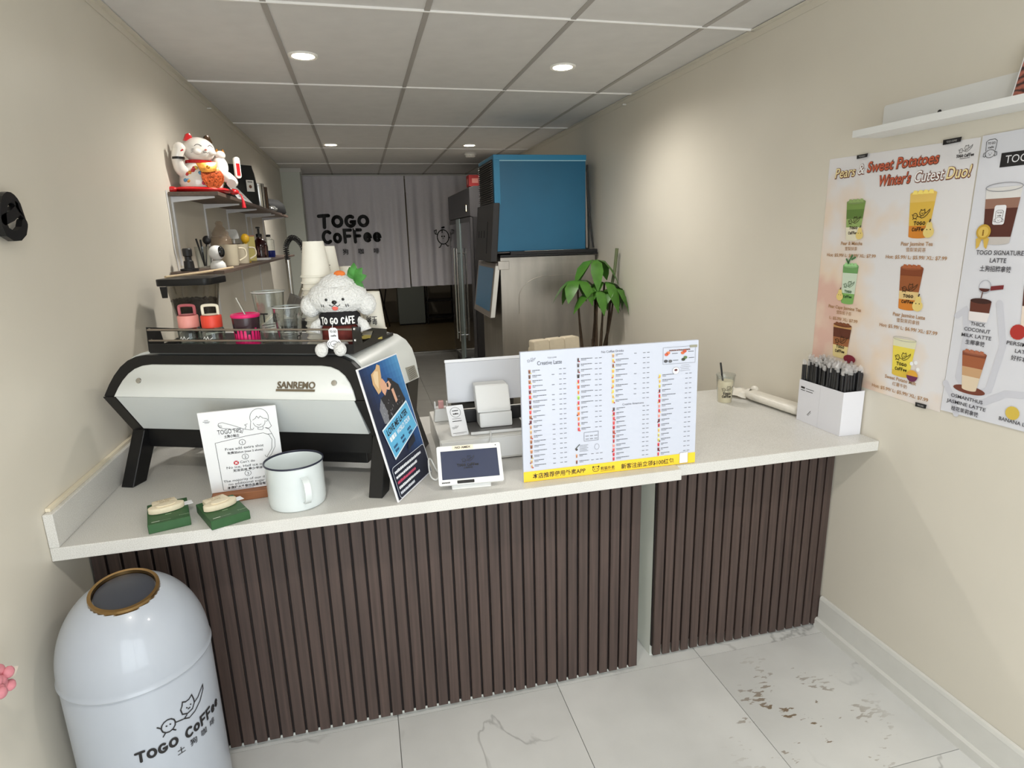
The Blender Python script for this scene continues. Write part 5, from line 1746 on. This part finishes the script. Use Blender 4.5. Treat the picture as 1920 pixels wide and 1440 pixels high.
G().tube(smooth_path([(.735, .02, 2.2), (.735, .01, 2.0), (.75, .0, 1.8), (.775, -.01, 1.585)], 5), .007, 8).build('power_cord', dark_m, im)
G().tube([(.725, .03, 2.15), (.735, .02, 1.585)], .008, 8).build('water_hose', M('grey_hose', (150, 140, 130), rough=.5), im)

# ------------------------------------------------------------------ upright glass door fridge
fg = thing('display_fridge', 'tall dark grey fridge with glass doors behind the ice machine', 'fridge', (1.2, 6.72, 0))
grym = M('dark_grey_metal', (72, 70, 71), rough=.4, metal=.3)
G().box(.03, 0, .08, .60, 1.62, 1.9).box(.03, 0, 0, .60, 1.62, .0798).build('cabinet', M('fridge_black', (34, 32, 33), rough=.5), fg, smooth=0)
hd = G().prism([(0, 1.915), (0, 2.21), (.05, 2.225), (.60, 2.225), (.60, 1.9002), (.03, 1.9002)], lambda a, b, h: (a, h, b), 0, 1.62).build('header', grym, fg, smooth=0, bev=.003)
G().box(-.003, .16, 1.965, -.0005, .27, 2.04).build('display_bezel', dark_m, hd, smooth=0)
G().box(-.0045, .20, 1.97, -.0032, .225, 2.035).build('led_digits', M('led_digits', (250, 230, 190), emit=(255, 226, 170), estr=4), hd, smooth=0)
gmir = M('dark_mirror_glass', (110, 108, 112), rough=.08, metal=.9)
for (y0, y1) in ((.01, .80), (.82, 1.61)):
    dr = G().box(.0, y0, .12, .028, y1, 1.905).build('door', grym, fg, smooth=0, bev=.003)
    G().box(-.002, y0+.05, .18, -.0003, y1-.05, 1.85).build('glass', gmir, dr, smooth=0)
    yb = y1-.09 if y0 < .5 else y0+.12
    G().cyl((-.055, yb, .42), (-.055, yb, 1.56), .012, 12).build('handle_bar', chrome_m, dr)
    for z_ in (.5, 1.5):
        G().cyl((-.054, yb, z_), (-.002, yb, z_), .008, 10).build('handle_post', chrome_m, dr)
G().box(-.012, .70, .12, -.0025, .96, 1.905).build('centre_stile', M('pale_aluminium', (176, 190, 188), rough=.35, metal=.6), fg, smooth=0, bev=.002)
for (x_, y_, w_, d_, h_, c_, lb, nm) in ((1.215, 6.80, .14, .16, .12, (150, 30, 30), 'red box on top of the tall grey fridge', 'red_box'), (1.37, 6.78, .15, .2, .155, (72, 78, 108), 'blue grey box on top of the fridge beside the red one', 'blue_box')):
    t = thing(nm, lb, 'box', (x_, y_, 2.2255))
    G().box(0, 0, 0, w_, d_, h_).build('carton', M('carton_'+nm, c_, rough=.6), t, smooth=0, bev=.003)
    G().box(-.001, d_*.3, h_*.2, -.0002, d_*.7, h_*.7).box(w_*.25, -.001, h_*.3, w_*.75, -.0002, h_*.7).build('carton_label', M('carton_label', (190, 120, 110), rough=.6), t, smooth=0)

# ------------------------------------------------------------------ bin, chair and plant behind the counter
t = thing('rubbish_bin', 'large round bin lined with a black bag behind the screen', 'bin', (.765, 4.1, 0))
G().lathe([(0, 0), (.20, 0), (.235, .77), (.228, .77), (.195, .006), (0, .005)], 32).build('bin', M('grey_bin_plastic', (70, 70, 72), rough=.5), t)
g = G()
rr = random.Random(14)
n = 60
rows = [(.240, .60, .004), (.243, .70, .006), (.247, .775, .008), (.24, .815, .012), (.225, .80, .01), (.218, .70, .008)]
vs = []
for (r_, z_, a_) in rows:
    for j in range(n):
        k_ = r_+rr.uniform(-a_, a_)
        vs.append((k_*math.cos(2*PI*j/n), k_*math.sin(2*PI*j/n), z_+rr.uniform(-a_, a_)))
g.add(vs, [(i*n+j, i*n+(j+1) % n, (i+1)*n+(j+1) % n, (i+1)*n+j) for i in range(len(rows)-1) for j in range(n)])
g.build('black_bag', M('black_bin_bag', (16, 15, 16), rough=.3), t, smooth=0)

ch = thing('bar_chair', 'cream tufted chair behind the menu board', 'chair', (1.145, 3.50, 0), R(14))
crm = M('cream_leatherette', (196, 184, 162), rough=.5, noise=.05, scale=25)
for i in range(3):
    G().prism(rrect(-.165+.11*i+.0005, .62, -.055+.11*i-.0005, 1.065, .012, 3), lambda a, b, h: (a, h+(b-.62)*.12, b), -.035, .03).build('back_channel', crm, ch, bev=.007)
G().prism(rrect(-.165, .63, .165, 1.03, .03, 4), lambda a, b, h: (a, h+(b-.62)*.12, b), -.012, .05).build('back_shell', crm, ch, bev=.008)
G().prism(rrect(-.2, -.36, .2, .04, .06, 5), lambda a, b, h: (a, b, h), .56, .64).build('seat', crm, ch, bev=.015)
G().cyl((0, -.16, .03), (0, -.16, .56), .028, 16).build('post', chrome_m, ch)
G().lathe([(0, 0), (.2, 0), (.2, .008), (.05, .03), (0, .031)], 32, (0, -.16, 0)).build('base', chrome_m, ch)

pl = thing('money_tree', 'green money tree in a pot between chair and ice machine', 'plant', (1.60, 4.08, 0))
G().lathe([(0, 0), (.11, 0), (.115, .01), (.15, .28), (.155, .3), (.145, .3), (.138, .27), (0, .268)], 32).build('pot', M('clay_grey_pot', (150, 140, 128), rough=.7), pl)
G().lathe([(0, .2685), (.137, .2685), (.12, .275), (0, .28)], 24).build('soil', M('dark_soil', (46, 34, 26), rough=.9, noise=.3, scale=80), pl)
bark = M('dark_bark', (66, 52, 38), rough=.8, noise=.25, scale=40)
gstem = M('green_stem_bark', (96, 104, 74), rough=.7)
leafm = M('money_tree_leaf', (66, 112, 38), rough=.4, noise=.22, scale=18)
crowns = [((-.13, -.02, 1.365), 6, 0), ((.02, .02, 1.50), 5, 1), ((.07, -.03, 1.345), 6, 2), ((.14, -.04, 1.30), 5, 3), ((.0, -.08, 1.29), 5, 4)]
rr = random.Random(31)
for (c_, nl, sd) in crowns:
    b0 = (rr.uniform(-.05, .05), rr.uniform(-.04, .04), .27)
    G().tube(smooth_path([b0, (b0[0]*.8+c_[0]*.3, b0[1]+c_[1]*.3, .7), (c_[0]*.85, c_[1]*.8, 1.08), c_], 4), [.013]*4+[.011]*4+[.008]*5, 8).build('stem', bark, pl)
    for i in range(nl):
        a_ = 2*PI*i/nl+sd*.9+rr.uniform(-.2, .2)
        L_ = rr.uniform(.18, .25)
        W_ = L_*.19
        d_ = Vector((math.cos(a_), math.sin(a_)*.7, 0))
        s_ = Vector((-math.sin(a_), math.cos(a_), 0))
        droop = rr.uniform(.7, 1.15)
        vs = []
        for (k_, wd) in ((0, .08), (.15, .3), (.4, .85), (.65, 1), (.85, .6), (1, .03)):
            q = Vector(c_)+d_*L_*(k_*.82)+Vector((0, 0, .03*math.sin(k_*PI)-L_*droop*k_*k_*.75))
            lim = XR-.012-1.60
            for sg in (-1, 0, 1):
                w_ = q+s_*W_*wd*sg+Vector((0, 0, -.008*abs(sg)*wd if sg else 0))
                vs.append((min(w_.x, lim), w_.y, w_.z))
        g = G()
        g.add(vs, [(r_*3+q_, r_*3+q_+1, r_*3+q_+4, r_*3+q_+3) for r_ in range(5) for q_ in range(2)])
        g.build('leaf', leafm, pl, smooth=60)
G().tube([(.05, .02, .27), (.10, .01, .8), (.14, .01, 1.3)], .010, 8).build('stem', bark, pl)
G().tube([(.138, .01, 1.295), (.165, .01, 1.43), (.18, .01, 1.585)], [.011, .0125, .013], 8).build('cut_stem', gstem, pl)
for (x_, z_) in ((-.02, .95), (.06, 1.0), (.1, .92)):
    G().tube([(x_*.5, -.02, .28), (x_, -.03, z_)], [.006, .004], 6).build('shoot', bark, pl)

# ------------------------------------------------------------------ dim things in the room behind
t = thing('grey_cabinet', 'grey low cabinet in the dim room behind the curtain', 'cabinet', (.66, 12.2, 0))
G().box(0, 0, .03, .52, .45, .78).build('body', M('grey_cabinet_paint', (140, 146, 140), rough=.5), t, smooth=0, bev=.004)
G().box(.02, .02, 0, .5, .43, .0298).build('plinth', dark_m, t, smooth=0)
t = thing('black_rack', 'black metal rack beside the grey cabinet beyond the curtain', 'rack', (1.22, 12.15, 0))
for (x_, y_) in ((0, 0), (.55, 0), (0, .4), (.55, .4)):
    G().box(x_, y_, 0, x_+.025, y_+.025, .9).build('post', dark_m, t, smooth=0)
for z_ in (.12, .45, .8):
    G().box(.001, .0255, z_, .574, .399, z_+.03).build('shelf', dark_m, t, smooth=0)
t = thing('folding_table', 'folding stand with crossed dark legs left of the grey cabinet', 'stand', (.30, 12.1, 0))
G().cyl((0, 0, .01), (.16, .1, .85), .012, 8).build('leg', dark_m, t)
G().cyl((.16, 0, .01), (0, .1, .85), .012, 8).build('leg', dark_m, t)
G().box(-.12, -.05, .855, .3, .3, .88).build('top', M('brown_board', (110, 88, 66), rough=.6), t, smooth=0)
# ------------------------------------------------------------------ right wall: posters, shelf
def poster_paper(name, c0, c1, c2):
    m = bpy.data.materials.new(name)
    m.use_nodes = True
    nt = m.node_tree
    b = nt.nodes['Principled BSDF']
    b.inputs['Roughness'].default_value = .4
    tc = nt.nodes.new('ShaderNodeTexCoord')
    mp = nt.nodes.new('ShaderNodeMapping')
    nz = nt.nodes.new('ShaderNodeTexNoise')
    nz.inputs['Scale'].default_value = 4.2
    nz.inputs['Detail'].default_value = 3
    sx = nt.nodes.new('ShaderNodeSeparateXYZ')
    mr = nt.nodes.new('ShaderNodeMath'); mr.operation = 'MULTIPLY_ADD'
    mr.inputs[1].default_value = -.55
    ad = nt.nodes.new('ShaderNodeMath'); ad.operation = 'ADD'
    zz = nt.nodes.new('ShaderNodeMath'); zz.operation = 'MULTIPLY_ADD'
    zz.inputs[1].default_value = .32; zz.inputs[2].default_value = -.22
    rp = nt.nodes.new('ShaderNodeValToRGB')
    e = rp.color_ramp.elements
    e[0].position = .28; e[0].color = lin(c0)
    e[1].position = .62; e[1].color = lin(c2)
    k = e.new(.42); k.color = lin(c1)
    L = nt.links.new
    L(tc.outputs['Object'], nz.inputs['Vector'])
    L(tc.outputs['Object'], sx.inputs[0])
    L(sx.outputs['Y'], mr.inputs[0])
    L(nz.outputs[0], mr.inputs[2])
    L(sx.outputs['Z'], zz.inputs[0])
    L(mr.outputs[0], ad.inputs[0]); L(zz.outputs[0], ad.inputs[1])
    L(ad.outputs[0], rp.inputs[0])
    L(rp.outputs[0], b.inputs['Base Color'])
    return m
wmap = lambda a, b, h: (-.0006-h, -a, b)
tape_m = M('black_printed_tape', (28, 26, 28), rough=.4)

def drink(p, x, y, wt, wb, h, bands, ink=(60, 44, 20), logo=True, ice=None, L=2):
    """a printed tumbler: coloured bands from bottom to top"""
    def w(t):
        return wb+(wt-wb)*t
    for (t0, t1, c) in bands:
        p.poly([(x-w(t0)/2, y+h*t0), (x+w(t0)/2, y+h*t0), (x+w(t1)/2, y+h*t1), (x-w(t1)/2, y+h*t1)], c, L)
    p.poly(circ(x, y, wb/2, h*.045, 14, 180, 360), bands[0][2], L)
    if ice:
        p.poly(circ(x, y+h, wt/2, h*.06, 16), ice, L+1)
        for i in range(4):
            q = x+(i-1.5)*wt*.2
            p.poly([(q-wt*.12, y+h*.99), (q+wt*.1, y+h*.98), (q+wt*.06, y+h*1.07), (q-wt*.06, y+h*1.08)], tuple(min(255, int(v*1.18)) for v in ice), L+2)
    if logo:
        cafe_logo(p, x-wb*.40, y+h*.40, wb*.85, ink, layer=L+3, lw=wb*.03)
        hand_text(p, 'TOGO', x-wb*.28, y+h*.27, wb*.15, ink, width=wb*.58, w=wb*.038, layer=L+3)
        hand_text(p, 'CoFFee', x-wb*.33, y+h*.13, wb*.15, ink, width=wb*.68, w=wb*.036, layer=L+3)
def pear(p, x, y, s, L=7, c=(232, 208, 128)):
    p.poly(circ(x, y+s*.42, s*.5, s*.46, 20), c, L)
    p.poly(circ(x, y+s*.85, s*.3, s*.42, 18), c, L+.5)
    p.stroke([(x, y+s*1.25), (x+s*.05, y+s*1.4)], s*.12, (70, 60, 50), L+1)
    for dx in (-.16, .16):
        p.disc(x+dx*s, y+s*.62, s*.05, (50, 40, 30), L+1, n=8)

po = thing('winter_poster', 'pink and cream wall poster of pear and sweet potato drinks', 'poster', (XR-.0006, 2.12, 1.10))
G().prism([(0, .005), (.604, -.012), (.604, .838), (-.004, .848)], lambda a, b, h: (-h, -a, b), 0, .0006).build('sheet', poster_paper('pink_cream_poster', (222, 184, 170), (232, 212, 192), (228, 226, 228)), po, smooth=0)
p = Print()
BR, TN, OR, WH = (120, 70, 50), (244, 226, 170), (206, 96, 66), (246, 244, 244)
def outlined(t, x, y, size, width, fill, line, L=2):
    vs, fs = text2d(t, .01)
    p.text(t, x, y, size, line, L, bold=.055, width=width+size*.07, shear=.14)
    p.text(t, x+size*.02, y+size*.02, size, fill, L+1, bold=.008, width=width, shear=.14)
outlined('Pears', .033, .773, .05, .098, TN, BR)
outlined('&', .145, .777, .05, .030, WH, BR)
outlined('Sweet Potatoes', .187, .780, .05, .285, OR, BR)
outlined("Winter's", .243, .728, .05, .132, OR, BR)
outlined('Cutest', .390, .728, .05, .108, WH, BR)
outlined('Duo!', .508, .728, .05, .078, TN, BR)
for (x_, y_, r_, c_) in ((.41, .60, .05, (226, 226, 228)), (.3, .42, .06, (228, 220, 214)), (.30, .16, .05, (226, 228, 234)), (.33, .2, .035, (226, 228, 234)), (.52, .12, .04, (222, 226, 230))):
    pass
drink(p, .153, .545, .090, .064, .135, [(0, .32, (232, 226, 200)), (.32, .55, (150, 176, 104)), (.55, .8, (96, 128, 56)), (.8, 1, (120, 150, 74))], ice=(128, 150, 92))
pear(p, .187, .545, .034)
drink(p, .435, .553, .099, .074, .138, [(0, .25, (214, 134, 44)), (.25, .8, (224, 184, 74)), (.8, 1, (232, 196, 104))], ice=(232, 196, 104))
pear(p, .474, .550, .04)
drink(p, .160, .306, .076, .06, .14, [(0, .25, (128, 178, 96)), (.25, .8, (206, 222, 202)), (.8, 1, (110, 160, 96))], ink=(50, 90, 50), ice=(140, 186, 128))
for q in ((.15, .46, .165, .485), (.165, .47, .18, .478), (.15, .455, .138, .47)):
    p.stroke([(q[0], q[1]), (q[2], q[3])], .007, (70, 120, 70), 8)
pear(p, .122, .312, .034)
drink(p, .428, .312, .090, .068, .138, [(0, .22, (216, 132, 46)), (.22, .42, (230, 200, 140)), (.42, .8, (154, 88, 48)), (.8, 1, (130, 66, 34))], ice=(150, 84, 50))
pear(p, .470, .308, .04)
drink(p, .150, .092, .094, .07, .125, [(0, .35, (232, 212, 150)), (.35, .6, (160, 100, 60)), (.6, .9, (96, 48, 30)), (.9, 1, (196, 150, 96))], ice=(110, 62, 36))
p.poly(circ(.205, .092, .03, .016, 16), (128, 34, 52), 9)
drink(p, .437, .078, .094, .07, .128, [(0, .12, (222, 190, 70)), (.12, .78, (236, 216, 84)), (.78, 1, (226, 224, 190))], ink=(70, 60, 14))
p.stroke(circ(.437, .206, .047, .007, 18), .0018, (190, 188, 176), 5, closed=True)
p.poly(circ(.486, .086, .022, .02, 16, 0, 180), (226, 170, 60), 8).poly(circ(.486, .086, .022, .02, 16, 180, 360), (104, 40, 80), 8)
for (x_, y_) in ((.478, .128), (.494, .134), (.505, .112)):
    p.disc(x_, y_, .007, (244, 246, 248), 8, n=10)
GT = (176, 136, 96)
def cap3(x, y, t1, t2, t3, w1, w3):
    p.text(t1, x, y, .018, GT, 3, bold=.018, align='c', width=w1)
    p.text(t2, x, y-.0195, .0155, GT, 3, bold=.004, align='c')
    p.text(t3, x, y-.0445, .0165, GT, 3, bold=.018, align='c', width=w3)
cap3(.152, .523, 'Pear & Matcha', '雪梨抹茶', 'Hot: $5.99/ L: $6.99/ XL: $7.99', .105, .24)
cap3(.434, .523, 'Pear Jasmine Tea', '雪梨茉莉茶', 'Hot: $5.99/ L: $5.99/ XL: $7.99', .122, .236)
cap3(.150, .278, 'Pear Cape Jasmine Tea', '雪梨栀子茶', 'L: $5.99/ XL: $7.99', .165, .144)
cap3(.440, .282, 'Pear Jasmine Latte', '雪梨茉莉拿铁', 'Hot: $5.99/ L: $6.99/ XL: $7.99', .128, .232)
cap3(.440, .056, 'Sweet Potato Milk', '红薯牛奶', 'Hot: $5.99/ L: $5.99/ XL: $7.99', .13, .234)
cafe_logo(p, .540, .80, .042, (70, 66, 66), lw=.0012)
hand_text(p, 'TOGO CoFFee', .534, .788, .0085, (60, 56, 56), width=.056, w=.0019)
p.rect(.546, .7835, .578, .785, (90, 86, 86), 1)
p.build('printed_design', wmap, po)
for (x0_, y0_, x1_, y1_, tx) in ((.139, .832, .187, .846, 'TOGO'), (.486, .832, .545, .848, 'TOGO COFFEE'), (.516, -.014, .556, .002, 'TOGO COFFEE')):
    tp = G().prism([(x0_, y0_), (x1_, y0_+.002), (x1_+.002, y1_), (x0_-.001, y1_-.001)], lambda a, b, h: (-.0062-h, -a, b), 0, .0006).build('tape_strip', tape_m, po, smooth=0)
    q = Print()
    q.text(tx, (x0_+x1_)/2, (y0_+y1_)/2-.003, .008, (190, 188, 186), 0, align='c', width=(x1_-x0_)*.6)
    q.build('tape_print', lambda a, b, h: (-.0069-h, -a, b), tp)

pb = thing('signature_poster', 'white wall poster of signature lattes at the right edge', 'poster', (XR-.0006, 2.12-.606, 1.10))
SH = .606
m2 = M('white_satin_paper', (218, 219, 226), rough=.4, noise=.02, scale=6)
G().prism([(0, -.002), (.60, .014), (.60, .85), (.005, .84)], lambda a, b, h: (-.0022-h, -a, b), 0, .0006).build('sheet', m2, pb, smooth=0)
p = Print()
p2map = lambda a, b, h: (-.0030-h, -(a-SH), b)
sw = Print()
sw_l = 0
for pts in ([(.64, .33), (.655, .25), (.65, .12), (.69, .06), (.75, .10), (.77, .24), (.74, .36)], [(.70, .03), (.80, .10), (.92, .12), (1.0, .16), (1.1, .16)], [(.615, .31), (.64, .33), (.66, .30)], [(.61, .09), (.64, .05), (.66, .0)]):
    sw.stroke(pts, .02, (204, 205, 214), sw_l)
    sw_l -= .3
sw.build('pale_swirl_print', p2map, pb)
dog_logo(p, .622, .775, .04, (60, 58, 60), lw=.0014, layer=2)
tb_ = Print()
tb_.rect(.676, .745, .90, .784, (30, 28, 30), 1).text('TOGO COFFEE', .69, .755, .03, (226, 226, 230), 2, width=.19)
tb_.build('title_bar', p2map, pb)
drink(p, .70, .535, .105, .078, .155, [(0, .1, (196, 190, 186)), (.1, .62, (86, 44, 34)), (.62, .8, (150, 112, 96)), (.8, 1, (222, 220, 218))], logo=False)
p.stroke(circ(.70, .69, .053, .012, 20), .0022, (150, 150, 156), 4, closed=True)
p.poly(rrect(.682, .585, .716, .64, .006, 3), (236, 236, 240), 5)
dog_logo(p, .685, .59, .028, (70, 60, 60), lw=.001, layer=6)
p.disc(.660, .565, .022, (196, 158, 60), 6, n=22).disc(.660, .565, .016, (222, 188, 92), 7, n=20).text('i', .660, .555, .024, (140, 100, 30), 8, bold=.04, align='c')
for s_ in (-1, 1):
    p.poly([(.66, .555), (.66+s_*.02, .545), (.66+s_*.016, .515), (.66+s_*.008, .522)], (214, 178, 84), 5)
D = (76, 74, 80)
p.text('TOGO SIGNATURE', .716, .499, .0185, D, 3, bold=.012, align='c', width=.138).text('LATTE', .716, .477, .0185, D, 3, bold=.012, align='c', width=.048).text('土狗招牌拿铁', .712, .452, .018, D, 3, bold=.012, align='c', width=.092)
p.stroke(circ(.69, .405, .018, .02, 18), .0018, (170, 172, 180), 3, closed=True).poly(circ(.69, .40, .016, .010, 14, 180, 360), (80, 36, 30), 4).poly([(.708, .395), (.745, .402), (.745, .414), (.708, .408)], (120, 40, 44), 4).stroke([(.686, .388), (.684, .372)], .003, (90, 50, 36), 4)
p.poly([(.655, .30), (.712, .30), (.718, .328), (.652, .328)], (232, 226, 226), 3).poly([(.655, .328), (.715, .328), (.717, .362), (.652, .362)], (98, 50, 36), 3).poly(circ(.6845, .362, .033, .008, 18), (60, 30, 24), 4)
p.text('THICK', .687, .286, .0155, D, 3, bold=.012, align='c', width=.046).text('COCONUT', .687, .268, .0155, D, 3, bold=.012, align='c', width=.082).text('MILK LATTE', .687, .249, .0155, D, 3, bold=.012, align='c', width=.094).text('生椰拿铁', .687, .228, .016, D, 3, bold=.012, align='c', width=.062)
drink(p, .690, .088, .078, .046, .115, [(0, .35, (224, 206, 180)), (.35, .6, (200, 160, 120)), (.6, .9, (160, 92, 58)), (.9, 1, (128, 66, 42))], logo=False, ice=(150, 90, 66))
p.poly(circ(.690, .086, .052, .013, 20), (116, 60, 44), 1)
p.text('OSMANTHUS', .688, .052, .0155, D, 3, bold=.012, align='c', width=.104).text('JASMINE LATTE', .688, .032, .0155, D, 3, bold=.012, align='c', width=.128).text('桂花茉莉拿铁', .688, .010, .016, D, 3, bold=.012, align='c', width=.09)
p.build('printed_design', p2map, pb)
p = Print()
p.disc(.806, .285, .022, (176, 50, 44), 4).text('PERSIMMON', .83, .246, .0155, D, 3, bold=.012, align='c', width=.1).text('LATTE', .83, .226, .0155, D, 3, bold=.012, align='c', width=.046).text('好柿拿铁', .83, .204, .016, D, 3, bold=.012, align='c', width=.062)
drink(p, .84, .30, .08, .06, .12, [(0, .5, (230, 214, 200)), (.5, 1, (90, 50, 40))], logo=False)
p.build('printed_side_design', p2map, pb)
p = Print()
p.disc(.83, .05, .02, (214, 186, 80), 4).text('BANANA LATTE', .85, .02, .0155, D, 3, bold=.012, align='c', width=.11)
p.build('printed_side_design', p2map, pb)

ws = thing('picture_ledge', 'white metal picture ledge high on the right wall', 'shelf', (XR-.001, 1.884, 1.99))
wm = M('white_powder_coat', (226, 227, 226), rough=.35)
G().prism(rrect(0, 0, 1.1, .105, .008, 3), lambda a, b, h: (-h, -a, b), 0, .003).build('back_plate', wm, ws, smooth=0)
G().box(-.12, -1.1, 0, -.0032, 0, .003).build('tray', wm, ws, smooth=0)
G().box(-.123, -1.1, 0, -.1202, 0, .022).build('front_lip', wm, ws, smooth=0)
G().lathe([(0, .003), (.006, .002), (.007, 0)], 12).xf(Matrix.Translation((-.0032, -.22, .045)) @ Matrix.Rotation(R(-90), 4, 'Y')).build('screw', dark_m, ws)
bk_ = thing('framed_picture', 'picture of reddish rippled rock standing on the white ledge', 'picture', (XR-.052, 1.405, 1.9935))
G().prism([(0, 0), (.22, 0), (.22, .17), (0, .17)], lambda a, b, h: (-h+b*.22, -a, b), 0, .006).build('board', paper_m, bk_, smooth=0)
def rock():
    m = bpy.data.materials.new('rippled_rock_print')
    m.use_nodes = True
    nt = m.node_tree
    b = nt.nodes['Principled BSDF']
    b.inputs['Roughness'].default_value = .35
    tc = nt.nodes.new('ShaderNodeTexCoord')
    wv = nt.nodes.new('ShaderNodeTexWave')
    wv.bands_direction = 'Z'
    wv.inputs['Scale'].default_value = 16
    wv.inputs['Distortion'].default_value = 7
    wv.inputs['Detail'].default_value = 3
    wv.inputs['Detail Scale'].default_value = 2.2
    rp = nt.nodes.new('ShaderNodeValToRGB')
    rp.color_ramp.elements[0].color = lin((52, 34, 34))
    rp.color_ramp.elements[1].color = lin((176, 104, 88))
    nt.links.new(tc.outputs['Object'], wv.inputs[0])
    nt.links.new(wv.outputs[0], rp.inputs[0])
    nt.links.new(rp.outputs[0], b.inputs['Base Color'])
    return m
G().prism([(.004, .004), (.216, .004), (.216, .126), (.004, .122)], lambda a, b, h: (-h+b*.22, -a, b), .0062, .0068).build('rock_print', rock(), bk_, smooth=0)
G().prism([(.004, .1225), (.216, .1265), (.216, .166), (.004, .166)], lambda a, b, h: (-h+b*.22, -a, b), .0062, .0068).build('sky_print', M('lilac_sky_print', (178, 168, 184), rough=.4), bk_, smooth=0)
# ------------------------------------------------------------------ white dome bin by the left wall
BX, BY, BR_ = -.655, 1.575, .172
tb = thing('trash_can', 'white dome-topped trash can with gold ringed flap and cafe lettering', 'trash can', (BX, BY, 0))
wen = M('white_bin_enamel', (170, 176, 186), rough=.3, coat=.3, noise=.01, scale=10)
ZR = .642
G().lathe([(0, 0), (BR_-.004, 0), (BR_, .004), (BR_, ZR-.006), (BR_-.002, ZR-.001), (0, ZR-.0015)], 64).build('body', wen, tb)
dome_h = .215
prof = [(BR_+.003, ZR), (BR_+.0045, ZR+.004), (BR_+.003, ZR+.009)]
for i in range(1, 73):
    t_ = R(90*i/72)
    prof.append(((BR_+.0015)*math.cos(t_)**.9 if i < 72 else 0, ZR+.009+dome_h*math.sin(t_)))
# round opening in the dome top: the metal drops below the flap
dirn = Vector((.05, -.13, 1)).normalized()
cz_ = ZR+.009
def on_dome(v):
    v = v.normalized()
    r_ = BR_+.0015
    k = 1/math.sqrt((v.x/r_)**2+(v.y/r_)**2+(v.z/dome_h)**2)
    return Vector((0, 0, cz_))+v*k
c0 = on_dome(dirn)
nrm = Vector((c0.x/(BR_**2), c0.y/(BR_**2), (c0.z-cz_)/(dome_h**2))).normalized()
e1 = nrm.cross(Vector((0, 0, 1))).normalized()
e2 = nrm.cross(e1).normalized()
RF = .071
c1 = c0-nrm*.0165
g = G().lathe(prof, 144)
nv_ = []
for q in g.v:
    q = Vector(q)
    d_ = (q-c1).dot(nrm)
    nv_.append(tuple(q-nrm*(d_+.006)) if d_ > -.001 and q.z > ZR+.05 else tuple(q))
g.v = nv_
dm = g.build('dome_lid', wen, tb)
g = G()
vs = []
for i in range(48):
    d_ = (e1*math.cos(2*PI*i/48)+e2*math.sin(2*PI*i/48))
    vs += [c1+d_*(RF+.0095)-nrm*.016, c1+d_*(RF+.007)+nrm*.006, c1+d_*(RF-.001)+nrm*.0065, c1+d_*(RF-.003)-nrm*.006]
g.add(vs, [(i*4+a, i*4+(a+1) % 4, ((i+1) % 48)*4+(a+1) % 4, ((i+1) % 48)*4+a) for i in range(48) for a in range(4)])
fr_ = g.build('flap_ring', M('brass_ring', (158, 128, 86), rough=.22, metal=1), dm, smooth=50)
g = G()
vs = [c1+nrm*.004]
for k_ in (1, 2, 3, 4):
    for i in range(48):
        d_ = (e1*math.cos(2*PI*i/48)+e2*math.sin(2*PI*i/48))
        vs.append(c1+d_*(RF-.004)*k_/4+nrm*(.004-.006*(k_/4)**2))
fs = [(0, 1+i, 1+(i+1) % 48) for i in range(48)]
for k_ in range(3):
    fs += [(1+k_*48+i, 1+(k_+1)*48+i, 1+(k_+1)*48+(i+1) % 48, 1+k_*48+(i+1) % 48) for i in range(48)]
g.add(vs, fs)
g.build('swing_flap', M('dark_slate_plastic', (58, 61, 70), rough=.3), dm, smooth=60)
# dark disc closes the throat under the flap
p = Print()
cafe_logo(p, .012, .505, .125, (30, 28, 30), lw=.0032)
hand_text(p, 'TOGO CoFFee', -.045, .462, .026, (24, 22, 24), width=.235, w=.0066)
for i, chh in enumerate('土狗咖啡'):
    p.text(chh, .04+.033*i, .432, .021, (30, 28, 30), 1, bold=.01)
# dog silhouette lower down
p.poly([(-.03, .36), (-.02, .385), (0, .392), (.02, .38), (.03, .355), (.02, .36), (.028, .30), (-.022, .30), (-.02, .345)], (44, 40, 40), 1)
def bin_map(a, b, h):
    t_ = R(-67)+a/BR_
    return ((BR_+h)*math.cos(t_), (BR_+h)*math.sin(t_), b)
p.build('printed_logo', bin_map, tb, h0=.0012)
G().lathe([(BR_-.0005, .0), (BR_+.003, .002), (BR_+.003, .02), (BR_+.0002, .022)], 48).build('base_ring', dark_m, tb)
